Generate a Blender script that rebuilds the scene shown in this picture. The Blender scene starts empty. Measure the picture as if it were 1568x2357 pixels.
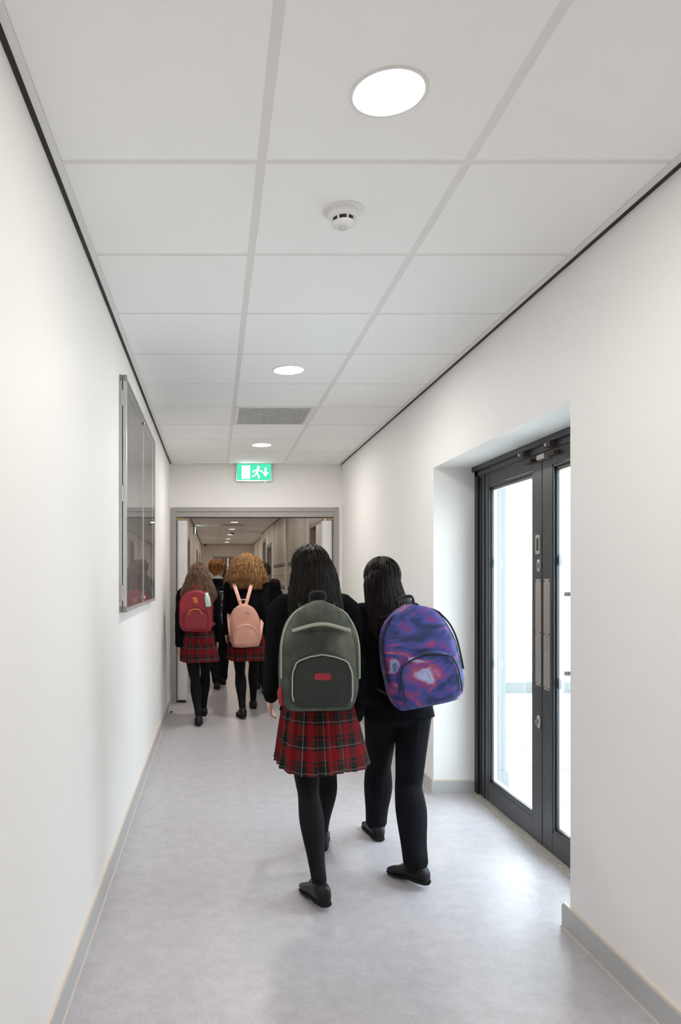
import bpy, bmesh, math, random
from mathutils import Vector, Matrix, noise
C = bpy.context.scene.collection
PI = math.pi
random.seed(7)
# ------------------------------------------------------------------ camera
CAMZ = 1.40
cam_d = bpy.data.cameras.new('camera'); cam = bpy.data.objects.new('camera', cam_d); C.objects.link(cam)
cam.location = (0, 0, CAMZ); cam.rotation_euler = (PI/2, 0, 0)
cam_d.sensor_fit = 'HORIZONTAL'; cam_d.sensor_width = 24.0; cam_d.lens = 1661/1568*24
cam_d.shift_x = (784-494)/1568; cam_d.shift_y = (1326-1178.5)/1568
cam_d.clip_start = 0.02; cam_d.clip_end = 200
bpy.context.scene.camera = cam
# ------------------------------------------------------------------ world, exposure
w = bpy.data.worlds.new('world'); bpy.context.scene.world = w; w.use_nodes = True
bg = w.node_tree.nodes['Background']; bg.inputs[0].default_value = (0.84, 0.915, 1.0, 1); bg.inputs[1].default_value = 9.3
vs = bpy.context.scene.view_settings
bpy.context.scene.display_settings.display_device = 'sRGB'
vs.view_transform = 'Standard'; vs.look = 'None'; vs.gamma = 1.0; vs.use_curve_mapping = False
vs.exposure = 0.08
cy = bpy.context.scene.cycles
cy.max_bounces = 14; cy.diffuse_bounces = 8; cy.glossy_bounces = 5; cy.transparent_max_bounces = 16; cy.transmission_bounces = 8
cy.sample_clamp_indirect = 8.0; cy.caustics_reflective = False; cy.caustics_refractive = False
CORR_W = 13.5      # watts of each near corridor downlight
FAR_W = 7.5        # far corridor
# daylight portals in the two glazed leaves (sampling guides, they give off no light of their own)
for py in (4.08, 3.30):
    pl = bpy.data.lights.new('daylight_portal', 'AREA'); pl.shape = 'RECTANGLE'; pl.size = 0.62; pl.size_y = 1.8
    pl.cycles.is_portal = True
    po = bpy.data.objects.new('daylight_portal', pl); C.objects.link(po)
    po.location = (1.76, py, 1.05); po.rotation_euler = (0, PI/2, 0)
    po.rotation_euler = Vector((-1, 0, 0)).to_track_quat('-Z', 'Z').to_euler()

# ------------------------------------------------------------------ materials
def mat(name, col, rough=0.6, metal=0.0, spec=0.5, noise_amt=0.0, nscale=20, bump=0.0, bscale=200, stretch=None, emit=None, estr=0, coat=0, sheen=0):
    m = bpy.data.materials.new(name); m.use_nodes = True; nt = m.node_tree; b = nt.nodes['Principled BSDF']
    b.inputs['Base Color'].default_value = (*col, 1); b.inputs['Roughness'].default_value = rough
    b.inputs['Metallic'].default_value = metal; b.inputs['Specular IOR Level'].default_value = spec
    b.inputs['Coat Weight'].default_value = coat
    if sheen: b.inputs['Sheen Weight'].default_value = sheen
    tc = nt.nodes.new('ShaderNodeTexCoord'); mp = nt.nodes.new('ShaderNodeMapping')
    nt.links.new(tc.outputs['Object'], mp.inputs[0])
    if stretch: mp.inputs['Scale'].default_value = stretch
    if noise_amt:
        n = nt.nodes.new('ShaderNodeTexNoise'); n.inputs['Scale'].default_value = nscale; n.inputs['Detail'].default_value = 6
        nt.links.new(mp.outputs[0], n.inputs['Vector'])
        r = nt.nodes.new('ShaderNodeValToRGB'); r.color_ramp.elements[0].position = 0.3; r.color_ramp.elements[1].position = 0.7
        r.color_ramp.elements[0].color = (*[c*(1-noise_amt) for c in col], 1)
        r.color_ramp.elements[1].color = (*[min(1, c*(1+noise_amt)) for c in col], 1)
        nt.links.new(n.outputs[0], r.inputs[0]); nt.links.new(r.outputs[0], b.inputs['Base Color'])
    if bump:
        n2 = nt.nodes.new('ShaderNodeTexNoise'); n2.inputs['Scale'].default_value = bscale; n2.inputs['Detail'].default_value = 3
        nt.links.new(mp.outputs[0], n2.inputs['Vector'])
        bp = nt.nodes.new('ShaderNodeBump'); bp.inputs['Strength'].default_value = bump; bp.inputs['Distance'].default_value = 0.002
        nt.links.new(n2.outputs[0], bp.inputs['Height']); nt.links.new(bp.outputs[0], b.inputs['Normal'])
    if emit:
        b.inputs['Emission Color'].default_value = (*emit, 1); b.inputs['Emission Strength'].default_value = estr
    return m
M = {}
M['wall'] = mat('wall_paint', (0.845, 0.83, 0.81), 0.55, spec=0.3, bump=0.12, bscale=140)
M['tile'] = mat('ceiling_tile', (0.91, 0.91, 0.90), 0.85, spec=0.2, bump=0.1, bscale=400)
M['tee'] = mat('ceiling_grid_metal', (0.78, 0.77, 0.76), 0.5)
M['trimwhite'] = mat('white_edge_trim', (0.80, 0.79, 0.78), 0.45)
M['black'] = mat('black_gap', (0.008, 0.008, 0.008), 0.5)
M['skirt'] = mat('grey_skirting', (0.47, 0.475, 0.475), 0.35)
M['skirt_top'] = mat('cream_sealant', (0.70, 0.62, 0.54), 0.5)
M['frame_grey'] = mat('grey_frame_paint', (0.36, 0.345, 0.325), 0.4)
M['door_white'] = mat('white_laminate', (0.72, 0.71, 0.70), 0.3)
M['dark_alu'] = mat('dark_powder_coat', (0.035, 0.037, 0.042), 0.32, spec=0.5, bump=0.05, bscale=900)
M['gasket_and_shade'] = mat('black_gasket_and_shade', (0.01, 0.01, 0.011), 0.45)  # seals and black fittings, also the painted shade in the notice board gap
M['steel'] = mat('brushed_steel', (0.52, 0.49, 0.45), 0.32, metal=0.85, noise_amt=0.05, nscale=60, stretch=(1, 1, 0.02))
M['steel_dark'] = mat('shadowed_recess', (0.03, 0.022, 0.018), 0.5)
M['alu'] = mat('satin_aluminium', (0.60, 0.585, 0.56), 0.35, metal=0.6)
M['alu_cap'] = mat('grey_corner_cap', (0.27, 0.265, 0.255), 0.5)
M['brass'] = mat('aged_brass', (0.45, 0.30, 0.16), 0.35, metal=0.7)
M['brown'] = mat('brown_plastic', (0.07, 0.045, 0.038), 0.5)
M['white_plastic'] = mat('white_plastic', (0.78, 0.77, 0.76), 0.35)
M['felt'] = mat('grey_felt', (0.20, 0.19, 0.19), 0.95, noise_amt=0.08, nscale=300)
M['wood'] = mat('oak_veneer', (0.34, 0.235, 0.155), 0.4, noise_amt=0.18, nscale=9, stretch=(6, 6, 0.5))
M['vision_and_shade'] = mat('dark_glass_and_shade', (0.03, 0.025, 0.02), 0.1)  # vision panels, also the sheet painted as an unlit room
M['locker'] = mat('locker_laminate', (0.46, 0.425, 0.39), 0.45)
M['beigewall'] = mat('wall_paint_corridor', (0.80, 0.76, 0.71), 0.55, spec=0.3, bump=0.12, bscale=140)
M['vent'] = mat('vent_grey', (0.50, 0.51, 0.50), 0.5)
M['vent_dark'] = mat('vent_backing', (0.30, 0.31, 0.30), 0.7)
M['dot'] = mat('frosted_dot', (0.74, 0.80, 0.84), 0.5)
_d = M['dot'].node_tree; _b = _d.nodes['Principled BSDF']; _t = _d.nodes.new('ShaderNodeBsdfTranslucent'); _t.inputs[0].default_value = (0.78, 0.84, 0.88, 1)
_m = _d.nodes.new('ShaderNodeMixShader'); _m.inputs[0].default_value = 0.3; _d.links.new(_b.outputs[0], _m.inputs[1]); _d.links.new(_t.outputs[0], _m.inputs[2])
_d.links.new(_m.outputs[0], _d.nodes['Material Output'].inputs[0])
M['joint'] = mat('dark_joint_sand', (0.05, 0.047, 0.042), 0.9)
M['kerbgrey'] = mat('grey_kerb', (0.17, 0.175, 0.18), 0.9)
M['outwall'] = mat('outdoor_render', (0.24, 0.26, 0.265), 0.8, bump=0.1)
M['paving'] = mat('pale_paving', (0.66, 0.65, 0.62), 0.8, noise_amt=0.06, nscale=5)
M['rail'] = mat('grey_rail', (0.04, 0.043, 0.047), 0.5, metal=0.0)
M['thresh'] = mat('threshold_strip', (0.50, 0.48, 0.44), 0.4, metal=0.3, noise_amt=0.15, nscale=60)
M['skin'] = mat('skin', (0.52, 0.30, 0.22), 0.5)
M['skin_d'] = mat('skin_warm', (0.42, 0.22, 0.15), 0.5)
M['blazer'] = mat('black_wool', (0.006, 0.0064, 0.0075), 0.95, spec=0.06, bump=0.3, bscale=500, noise_amt=0.3, nscale=30)
M['tights'] = mat('black_tights', (0.006, 0.006, 0.007), 0.7, spec=0.12, bump=0.1, bscale=900)
M['trousers'] = mat('charcoal_trousers', (0.008, 0.0085, 0.011), 0.9, spec=0.08, bump=0.3, bscale=500)
M['shoe'] = mat('black_leather', (0.006, 0.006, 0.007), 0.42, spec=0.25)
M['sole'] = mat('rubber_sole', (0.010, 0.010, 0.011), 0.8, spec=0.2)
M['lace'] = mat('shoe_lace', (0.045, 0.045, 0.05), 0.6)
M['eye'] = mat('eye', (0.5, 0.48, 0.46), 0.2)
M['zip'] = mat('zip_dark', (0.03, 0.03, 0.03), 0.4, metal=0.4)

def hairmat(name, c0, c1, tip=None):
    m = bpy.data.materials.new(name); m.use_nodes = True; nt = m.node_tree; b = nt.nodes['Principled BSDF']
    b.inputs['Roughness'].default_value = 0.5; b.inputs['Specular IOR Level'].default_value = 0.35 if c1[0] > 0.03 else 0.12
    tc = nt.nodes.new('ShaderNodeTexCoord'); mp = nt.nodes.new('ShaderNodeMapping'); mp.inputs['Scale'].default_value = (70, 70, 5)
    n = nt.nodes.new('ShaderNodeTexNoise'); n.inputs['Scale'].default_value = 1.0; n.inputs['Detail'].default_value = 4
    r = nt.nodes.new('ShaderNodeValToRGB'); r.color_ramp.elements[0].position = 0.33; r.color_ramp.elements[1].position = 0.68
    r.color_ramp.elements[0].color = (*c0, 1); r.color_ramp.elements[1].color = (*c1, 1)
    nt.links.new(tc.outputs['Object'], mp.inputs[0]); nt.links.new(mp.outputs[0], n.inputs['Vector'])
    nt.links.new(n.outputs[0], r.inputs[0]); nt.links.new(r.outputs[0], b.inputs['Base Color'])
    bp = nt.nodes.new('ShaderNodeBump'); bp.inputs['Strength'].default_value = 0.5; bp.inputs['Distance'].default_value = 0.003
    nt.links.new(n.outputs[0], bp.inputs['Height']); nt.links.new(bp.outputs[0], b.inputs['Normal'])
    return m
M['hair_black'] = hairmat('hair_black', (0.004, 0.0035, 0.003), (0.016, 0.013, 0.011))
M['hair_brown'] = hairmat('hair_brown', (0.035, 0.018, 0.010), (0.16, 0.082, 0.042))
M['hair_gold'] = hairmat('hair_golden', (0.10, 0.045, 0.015), (0.42, 0.21, 0.075))
M['hair_ginger'] = hairmat('hair_ginger', (0.16, 0.055, 0.015), (0.50, 0.22, 0.07))
M['hair_dark'] = hairmat('hair_dark_brown', (0.012, 0.008, 0.006), (0.05, 0.032, 0.022))

def tartan():
    m = bpy.data.materials.new('red_tartan'); m.use_nodes = True; nt = m.node_tree; b = nt.nodes['Principled BSDF']
    b.inputs['Roughness'].default_value = 0.85; b.inputs['Specular IOR Level'].default_value = 0.2
    uv = nt.nodes.new('ShaderNodeUVMap'); uv.uv_map = 'UVMap'
    sp = nt.nodes.new('ShaderNodeSeparateXYZ'); nt.links.new(uv.outputs[0], sp.inputs[0])
    outs = []
    for ax in (0, 1):
        fr = nt.nodes.new('ShaderNodeMath'); fr.operation = 'FRACT'; nt.links.new(sp.outputs[ax], fr.inputs[0])
        r = nt.nodes.new('ShaderNodeValToRGB'); r.color_ramp.interpolation = 'CONSTANT'
        e = r.color_ramp.elements
        stops = [(0.0, (0.17, 0.0025, 0.006)), (0.30, (0.006, 0.014, 0.012)), (0.40, (0.17, 0.0025, 0.006)), (0.46, (0.006, 0.014, 0.012)),
                 (0.74, (0.26, 0.25, 0.21)), (0.765, (0.006, 0.012, 0.012)), (0.86, (0.17, 0.0025, 0.006))]
        e[0].position = 0; e[0].color = (*stops[0][1], 1); e[1].position = stops[1][0]; e[1].color = (*stops[1][1], 1)
        for p, c in stops[2:]:
            q = e.new(p); q.color = (*c, 1)
        nt.links.new(fr.outputs[0], r.inputs[0]); outs.append(r.outputs[0])
    mx = nt.nodes.new('ShaderNodeMix'); mx.data_type = 'RGBA'; mx.inputs[0].default_value = 0.5
    nt.links.new(outs[0], mx.inputs[6]); nt.links.new(outs[1], mx.inputs[7]); nt.links.new(mx.outputs[2], b.inputs['Base Color'])
    return m
M['tartan'] = tartan()

def multi(name, stops, scale=6.0, rough=0.6, detail=5, dist=1.5, stretch=(1, 1, 1)):
    m = bpy.data.materials.new(name); m.use_nodes = True; nt = m.node_tree; b = nt.nodes['Principled BSDF']
    b.inputs['Roughness'].default_value = rough
    tc = nt.nodes.new('ShaderNodeTexCoord'); mp = nt.nodes.new('ShaderNodeMapping'); mp.inputs['Scale'].default_value = stretch
    n = nt.nodes.new('ShaderNodeTexNoise'); n.inputs['Scale'].default_value = scale; n.inputs['Detail'].default_value = detail
    n.inputs['Distortion'].default_value = dist
    r = nt.nodes.new('ShaderNodeValToRGB'); e = r.color_ramp.elements
    e[0].position = stops[0][0]; e[0].color = (*stops[0][1], 1); e[1].position = stops[1][0]; e[1].color = (*stops[1][1], 1)
    for p, c in stops[2:]:
        q = e.new(p); q.color = (*c, 1)
    nt.links.new(tc.outputs['Object'], mp.inputs[0]); nt.links.new(mp.outputs[0], n.inputs['Vector'])
    nt.links.new(n.outputs[0], r.inputs[0]); nt.links.new(r.outputs[0], b.inputs['Base Color'])
    return m
M['galaxy'] = multi('galaxy_fabric', [(0.26, (0.008, 0.010, 0.04)), (0.42, (0.014, 0.03, 0.13)), (0.50, (0.05, 0.06, 0.30)), (0.565, (0.17, 0.035, 0.19)),
                                      (0.62, (0.32, 0.07, 0.14)), (0.67, (0.36, 0.42, 0.70)), (0.73, (0.02, 0.08, 0.18))], 4.2, dist=2.4, stretch=(0.8, 1, 1.7))
M['sage'] = multi('sage_canvas', [(0.32, (0.018, 0.023, 0.019)), (0.5, (0.06, 0.071, 0.055)), (0.68, (0.17, 0.18, 0.135))], 4.0, rough=0.8, dist=0.6)
M['sage_l'] = mat('sage_piping', (0.30, 0.32, 0.25), 0.7)
M['sage_d'] = mat('dark_green_panel', (0.018, 0.022, 0.020), 0.8)
M['red'] = mat('red_nylon', (0.25, 0.009, 0.02), 0.6, noise_amt=0.15, nscale=12)
M['red_d'] = mat('dark_red_nylon', (0.20, 0.006, 0.014), 0.6)
M['orange'] = mat('orange_print', (0.55, 0.15, 0.03), 0.6)
M['pink'] = mat('pink_leatherette', (0.60, 0.30, 0.225), 0.5, noise_amt=0.06, nscale=10)
M['pink_l'] = mat('pink_piping', (0.78, 0.44, 0.35), 0.5)
M['mono'] = multi('grey_print_fabric', [(0.42, (0.012, 0.012, 0.014)), (0.5, (0.03, 0.04, 0.055)), (0.56, (0.30, 0.32, 0.38)), (0.64, (0.02, 0.02, 0.022))], 14.0, dist=1.0)
M['khaki'] = multi('khaki_fabric', [(0.35, (0.02, 0.018, 0.010)), (0.52, (0.09, 0.07, 0.028)), (0.68, (0.16, 0.12, 0.05))], 9.0)
M['teal'] = mat('pale_teal_plastic', (0.42, 0.62, 0.56), 0.3)
M['strap_d'] = mat('black_webbing', (0.012, 0.012, 0.014), 0.7)

def emission(name, col, s):
    m = bpy.data.materials.new(name); m.use_nodes = True; nt = m.node_tree; nt.nodes.clear()
    e = nt.nodes.new('ShaderNodeEmission'); e.inputs[0].default_value = (*col, 1); e.inputs[1].default_value = s
    o = nt.nodes.new('ShaderNodeOutputMaterial'); nt.links.new(e.outputs[0], o.inputs[0]); return m
M['led'] = emission('led_diffuser', (1.0, 0.97, 0.93), 14)
M['led_far'] = emission('led_diffuser_warm', (1.0, 0.93, 0.84), 5)
M['sign_green'] = emission('sign_green', (0.09, 0.85, 0.50), 1.0)
M['sign_white'] = emission('sign_white', (0.80, 1.0, 0.95), 5.5)
M['sign_led'] = emission('sign_led', (0.25, 1.0, 0.35), 5)

def glass(name, tint=(0.97, 0.99, 0.985), ior=1.5, rough=0.0):
    m = bpy.data.materials.new(name); m.use_nodes = True; nt = m.node_tree; nt.nodes.clear()
    t = nt.nodes.new('ShaderNodeBsdfTransparent'); t.inputs[0].default_value = (*tint, 1)
    g = nt.nodes.new('ShaderNodeBsdfGlossy'); g.inputs['Roughness'].default_value = rough
    f = nt.nodes.new('ShaderNodeFresnel'); f.inputs[0].default_value = ior
    mx = nt.nodes.new('ShaderNodeMixShader'); o = nt.nodes.new('ShaderNodeOutputMaterial')
    ge = nt.nodes.new('ShaderNodeNewGeometry'); iv = nt.nodes.new('ShaderNodeMath'); iv.operation = 'SUBTRACT'; iv.inputs[0].default_value = 1.0
    mu = nt.nodes.new('ShaderNodeMath'); mu.operation = 'MULTIPLY'      # a pane reflects off its front face; no total reflection at the back of a thin sheet
    nt.links.new(ge.outputs['Backfacing'], iv.inputs[1]); nt.links.new(f.outputs[0], mu.inputs[0]); nt.links.new(iv.outputs[0], mu.inputs[1])
    nt.links.new(mu.outputs[0], mx.inputs[0]); nt.links.new(t.outputs[0], mx.inputs[1]); nt.links.new(g.outputs[0], mx.inputs[2])
    nt.links.new(mx.outputs[0], o.inputs[0]); return m
M['glass'] = glass('clear_glass')
M['board_glass'] = glass('noticeboard_glazing', (0.93, 0.93, 0.93))

def floor_mat():
    m = mat('marbled_vinyl', (0.40, 0.37, 0.37), 0.37, spec=0.5); nt = m.node_tree; b = nt.nodes['Principled BSDF']
    tc = nt.nodes.new('ShaderNodeTexCoord'); 
    n1 = nt.nodes.new('ShaderNodeTexNoise'); n1.inputs['Scale'].default_value = 14; n1.inputs['Detail'].default_value = 9; n1.inputs['Roughness'].default_value = 0.72
    n2 = nt.nodes.new('ShaderNodeTexNoise'); n2.inputs['Scale'].default_value = 90; n2.inputs['Detail'].default_value = 5; n2.inputs['Distortion'].default_value = 2
    nt.links.new(tc.outputs['Object'], n1.inputs['Vector']); nt.links.new(tc.outputs['Object'], n2.inputs['Vector'])
    mx = nt.nodes.new('ShaderNodeMix'); mx.inputs[0].default_value = 0.45
    nt.links.new(n1.outputs[0], mx.inputs[2]); nt.links.new(n2.outputs[0], mx.inputs[3])
    r = nt.nodes.new('ShaderNodeValToRGB'); r.color_ramp.elements[0].position = 0.36; r.color_ramp.elements[1].position = 0.64
    r.color_ramp.elements[0].color = (0.415, 0.39, 0.41, 1); r.color_ramp.elements[1].color = (0.56, 0.535, 0.56, 1)
    nt.links.new(mx.outputs[0], r.inputs[0]); nt.links.new(r.outputs[0], b.inputs['Base Color'])
    bp = nt.nodes.new('ShaderNodeBump'); bp.inputs['Strength'].default_value = 0.08; bp.inputs['Distance'].default_value = 0.001
    nt.links.new(n2.outputs[0], bp.inputs['Height']); nt.links.new(bp.outputs[0], b.inputs['Normal'])
    return m
M['floor'] = floor_mat()

# ------------------------------------------------------------------ helpers
def link(name, me, m, parent=None, loc=(0, 0, 0)):
    o = bpy.data.objects.new(name, me); C.objects.link(o); o.location = loc
    if parent: o.parent = parent
    for mm in (m if isinstance(m, (list, tuple)) else [m]): me.materials.append(M[mm] if isinstance(mm, str) else mm)
    return o
def obj(name, bm, m, parent=None, loc=(0, 0, 0), smooth=False):
    bmesh.ops.recalc_face_normals(bm, faces=bm.faces)
    me = bpy.data.meshes.new(name)
    bm.to_mesh(me); bm.free()
    if smooth:
        for p in me.polygons: p.use_smooth = True
    return link(name, me, m, parent, loc)
def struct(o): o['kind'] = 'structure'; return o
def tag(o, label, cat, group=None):
    o['label'] = label; o['category'] = cat
    if group: o['group'] = group
    return o
def thing(name, label, cat, loc=(0, 0, 0), group=None):
    o = bpy.data.objects.new(name, None); C.objects.link(o); o.location = loc; o.empty_display_size = 0.1
    return tag(o, label, cat, group)
def part(name, bm, m, parent, smooth=False): return obj(name, bm, m, parent, (0, 0, 0), smooth)
def bx(bm, x0, x1, y0, y1, z0, z1, mi=0, bev=0.0):
    r = bmesh.ops.create_cube(bm, size=1.0)
    for v in r['verts']:
        v.co = Vector(((x0+x1)/2+v.co.x*(x1-x0), (y0+y1)/2+v.co.y*(y1-y0), (z0+z1)/2+v.co.z*(z1-z0)))
    fs = set(f for v in r['verts'] for f in v.link_faces)
    for f in fs: f.material_index = mi
    if bev:
        es = list(set(e for v in r['verts'] for e in v.link_edges))
        bmesh.ops.bevel(bm, geom=es, offset=bev, segments=2, affect='EDGES')
    return bm
def box(*a, **k): return bx(bmesh.new(), *a, **k)
def cyl(bm, c, r, h, axis='Z', n=32, r2=None, mi=0):
    mt = {'Z': Matrix.Identity(4), 'X': Matrix.Rotation(PI/2, 4, 'Y'), 'Y': Matrix.Rotation(PI/2, 4, 'X')}[axis]
    g = bmesh.ops.create_cone(bm, cap_ends=True, segments=n, radius1=r, radius2=r if r2 is None else r2, depth=h, matrix=Matrix.Translation(c) @ mt)
    for f in set(f for v in g['verts'] for f in v.link_faces): f.material_index = mi
    return bm
def lathe(bm, prof, c=(0, 0, 0), n=48, mi=0):
    rings = []
    for r, z in prof:
        rings.append([bm.verts.new((c[0]+r*math.cos(2*PI*i/n), c[1]+r*math.sin(2*PI*i/n), c[2]+z)) for i in range(n)])
    for a, b in zip(rings, rings[1:]):
        for i in range(n):
            f = bm.faces.new((a[i], a[(i+1) % n], b[(i+1) % n], b[i])); f.material_index = mi
    return rings
def loft(bm, rings, cap=True):
    vs_ = [[bm.verts.new(p) for p in r] for r in rings]; n = len(vs_[0])
    for a, b in zip(vs_, vs_[1:]):
        for i in range(n): bm.faces.new((a[i], a[(i+1) % n], b[(i+1) % n], b[i]))
    if cap:
        bm.faces.new(vs_[0][::-1]); bm.faces.new(vs_[-1])
    return vs_
def catmull(P, n):
    out = []; P = [Vector(p) for p in P]
    for i in range(len(P)-1):
        p0 = P[max(i-1, 0)]; p1 = P[i]; p2 = P[i+1]; p3 = P[min(i+2, len(P)-1)]
        for k in range(n):
            t = k/n
            out.append(0.5*((2*p1)+(p2-p0)*t+(2*p0-5*p1+4*p2-p3)*t*t+(3*p1-p0-3*p2+p3)*t**3))
    out.append(P[-1]); return out
def tube(bm, pts, rad, n=12, sub=4, ref=(0, 1, 0), ratio=1.0, round_ends=True):
    """ pts with radii; ratio = thickness along ref relative to across """
    P = catmull(pts, sub); R = [v.x for v in catmull([(r, 0, 0) for r in rad], sub)]
    if round_ends:
        d0 = (P[0]-P[1]).normalized(); d1 = (P[-1]-P[-2]).normalized()
        r0, r1 = R[0], R[-1]
        P = [P[0]+d0*r0*0.95, P[0]+d0*r0*0.7] + P + [P[-1]+d1*r1*0.7, P[-1]+d1*r1*0.95]
        R = [r0*0.3, r0*0.72] + R + [r1*0.72, r1*0.3]
    rings = []; ref = Vector(ref)
    for i, p in enumerate(P):
        t = (P[min(i+1, len(P)-1)]-P[max(i-1, 0)]).normalized()
        u = ref - t*ref.dot(t)
        if u.length < 0.1: u = Vector((1, 0.3, 0)) - t*Vector((1, 0.3, 0)).dot(t)
        u.normalize(); v = t.cross(u)
        rings.append([p + u*R[i]*ratio*math.cos(2*PI*k/n) + v*R[i]*math.sin(2*PI*k/n) for k in range(n)])
    loft(bm, rings)
def ell(bm, c, r, mt=None, n=16):
    mt = mt or Matrix.Identity(4)
    bmesh.ops.create_uvsphere(bm, u_segments=n, v_segments=n//2+2, radius=1.0, matrix=mt @ Matrix.Translation(c) @ Matrix.Diagonal((*r, 1)))
def vtorso(bm, rows, n=28, sub=4, pw=1.0):
    """ horizontal rings (z, cx, cy, rx, ry) """
    A = catmull([(r[0], r[1], r[2]) for r in rows], sub); B = catmull([(r[3], r[4], 0) for r in rows], sub)
    rings = []
    for a, b in zip(A, B):
        ring = []
        for k in range(n):
            c, s = math.cos(2*PI*k/n), math.sin(2*PI*k/n)
            ring.append(Vector((a.y+b.x*math.copysign(abs(c)**pw, c), a.z+b.y*math.copysign(abs(s)**pw, s), a.x)))
        rings.append(ring)
    loft(bm, rings)
def remesh(name, bm, m, parent, voxel, smooth=6, extra=None):
    bmesh.ops.recalc_face_normals(bm, faces=bm.faces)
    me = bpy.data.meshes.new('tmp'); bm.to_mesh(me); bm.free()
    t = bpy.data.objects.new('tmp', me); C.objects.link(t)
    r = t.modifiers.new('r', 'REMESH'); r.mode = 'VOXEL'; r.voxel_size = voxel
    s = t.modifiers.new('s', 'SMOOTH'); s.factor = 0.5; s.iterations = smooth
    bpy.context.view_layer.update()
    dg = bpy.context.evaluated_depsgraph_get(); ev = t.evaluated_get(dg)
    nm = bpy.data.meshes.new_from_object(ev); nm.name = name
    bpy.data.objects.remove(t); bpy.data.meshes.remove(me)
    nm.materials.clear()
    if extra: extra(nm)
    for p in nm.polygons: p.use_smooth = True
    return link(name, nm, m, parent)

# ================================================================== SETTING
H = 2.642; XL = -0.492; XR = 1.405; YF = 7.963; YB = -4.2
YE = 28.06; XL2 = -0.52
struct(obj('floor', box(-0.6, 1.95, YB, YE+0.3, -0.1, 0), 'floor'))
struct(obj('wall_left', box(XL-0.25, XL, YB, YF, 0, H+0.3), 'wall'))
struct(obj('wall_back', box(XL, XR, YB-0.2, YB, 0, H+0.3), 'wall'))
DY0, DY1, DZ, XO = 2.849, 4.63, 2.095, 1.75
b = bmesh.new()
bx(b, XR, XO, YB, DY0, 0, H+0.3); bx(b, XR, XO, DY1, YF, 0, H+0.3); bx(b, XR, XO, DY0, DY1, DZ, H+0.3)
struct(obj('wall_right', b, 'wall'))
# far wall with double-door opening
OX0, OX1, OZ = -0.45, 1.34, 2.115
b = bmesh.new()
bx(b, XL-0.25, OX0, YF, YF+0.14, 0, H+0.3); bx(b, OX1, XR+0.345, YF, YF+0.14, 0, H+0.3); bx(b, OX0, OX1, YF, YF+0.14, OZ, H+0.3)
struct(obj('wall_far', b, 'wall'))
# ceiling tiles
def ceiling(name, x0, x1, y0, y1, rows, cols, skips=()):
    b = bmesh.new()
    bx(b, x0-0.1, x1+0.1, y0, y1, H-0.0045, H+0.1, 1)
    ys = [y0]+rows+[y1]
    for i in range(len(ys)-1):
        a = ys[i]+(0.011 if i else 0.0); c = ys[i+1]-(0.011 if i < len(ys)-2 else 0.03)
        if c-a < 0.03: continue
        for j, (p, q) in enumerate(cols):
            if (i, j) in skips: continue
            bx(b, p, q, a, c, H-0.006, H, 0, bev=0.0008)
    return struct(obj(name, b, ['tile', 'tee']))
rows = [2.153+0.6225*k for k in range(-10, 10)]; rows = [r for r in rows if YB < r < YF-0.05]
vent_row = None
ys = [YB]+rows+[YF]
for i in range(len(ys)-1):
    if abs(ys[i]-5.2655) < 0.02: vent_row = i
ceiling('ceiling', XL, XR, YB, YF, rows, [(-0.454, 0.126), (0.154, 0.743), (0.771, 1.362)], {(vent_row, 1)})
rows2 = [r for r in [8.36+0.6225*k for k in range(0, 33)] if r < YE-0.1]
ceil2 = ceiling('ceiling', XL2, 1.9, YF+0.14, YE, rows2, [(-0.48, 0.126), (0.154, 0.743), (0.771, 1.39), (1.40, 1.74)])
# perimeter trims and black shadow gap
b = bmesh.new()
for yy in range(-1, 6): bx(b, XL+0.015, -0.456, 1.10+(yy-1)*1.57-1.54+0.002, 1.10+yy*1.57-1.54-0.001, H-0.009, H)
struct(obj('trim_1', b, 'trimwhite'))
struct(obj('trim_2', box(1.365, XR-0.016, YB, YF, H-0.009, H), 'trimwhite'))
# the black gap on the left wanders a little where the plaster is uneven
b = bmesh.new(); prev = None
N_ = 160
for i in range(N_+1):
    y = YB+(YF-YB)*i/N_
    wv = 0.004*noise.noise(Vector((y*1.1, 3.3, 0)))+0.0015*noise.noise(Vector((y*7, 1.3, 0)))
    q = [b.verts.new((XL-0.002, y, H-0.012+wv)), b.verts.new((XL+0.0145, y, H-0.009)), b.verts.new((XL+0.0145, y, H+0.01)), b.verts.new((XL-0.002, y, H+0.01))]
    if prev:
        for k in range(4): b.faces.new((prev[k], prev[(k+1) % 4], q[(k+1) % 4], q[k]))
    prev = q
struct(obj('trim_3', b, 'black'))
struct(obj('trim_4', box(XR-0.0155, XR+0.001, YB, YF, H-0.011, H+0.01), 'black'))
struct(obj('trim_5', box(XL, XR, YF-0.028, YF, H-0.010, H), 'trimwhite'))
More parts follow.
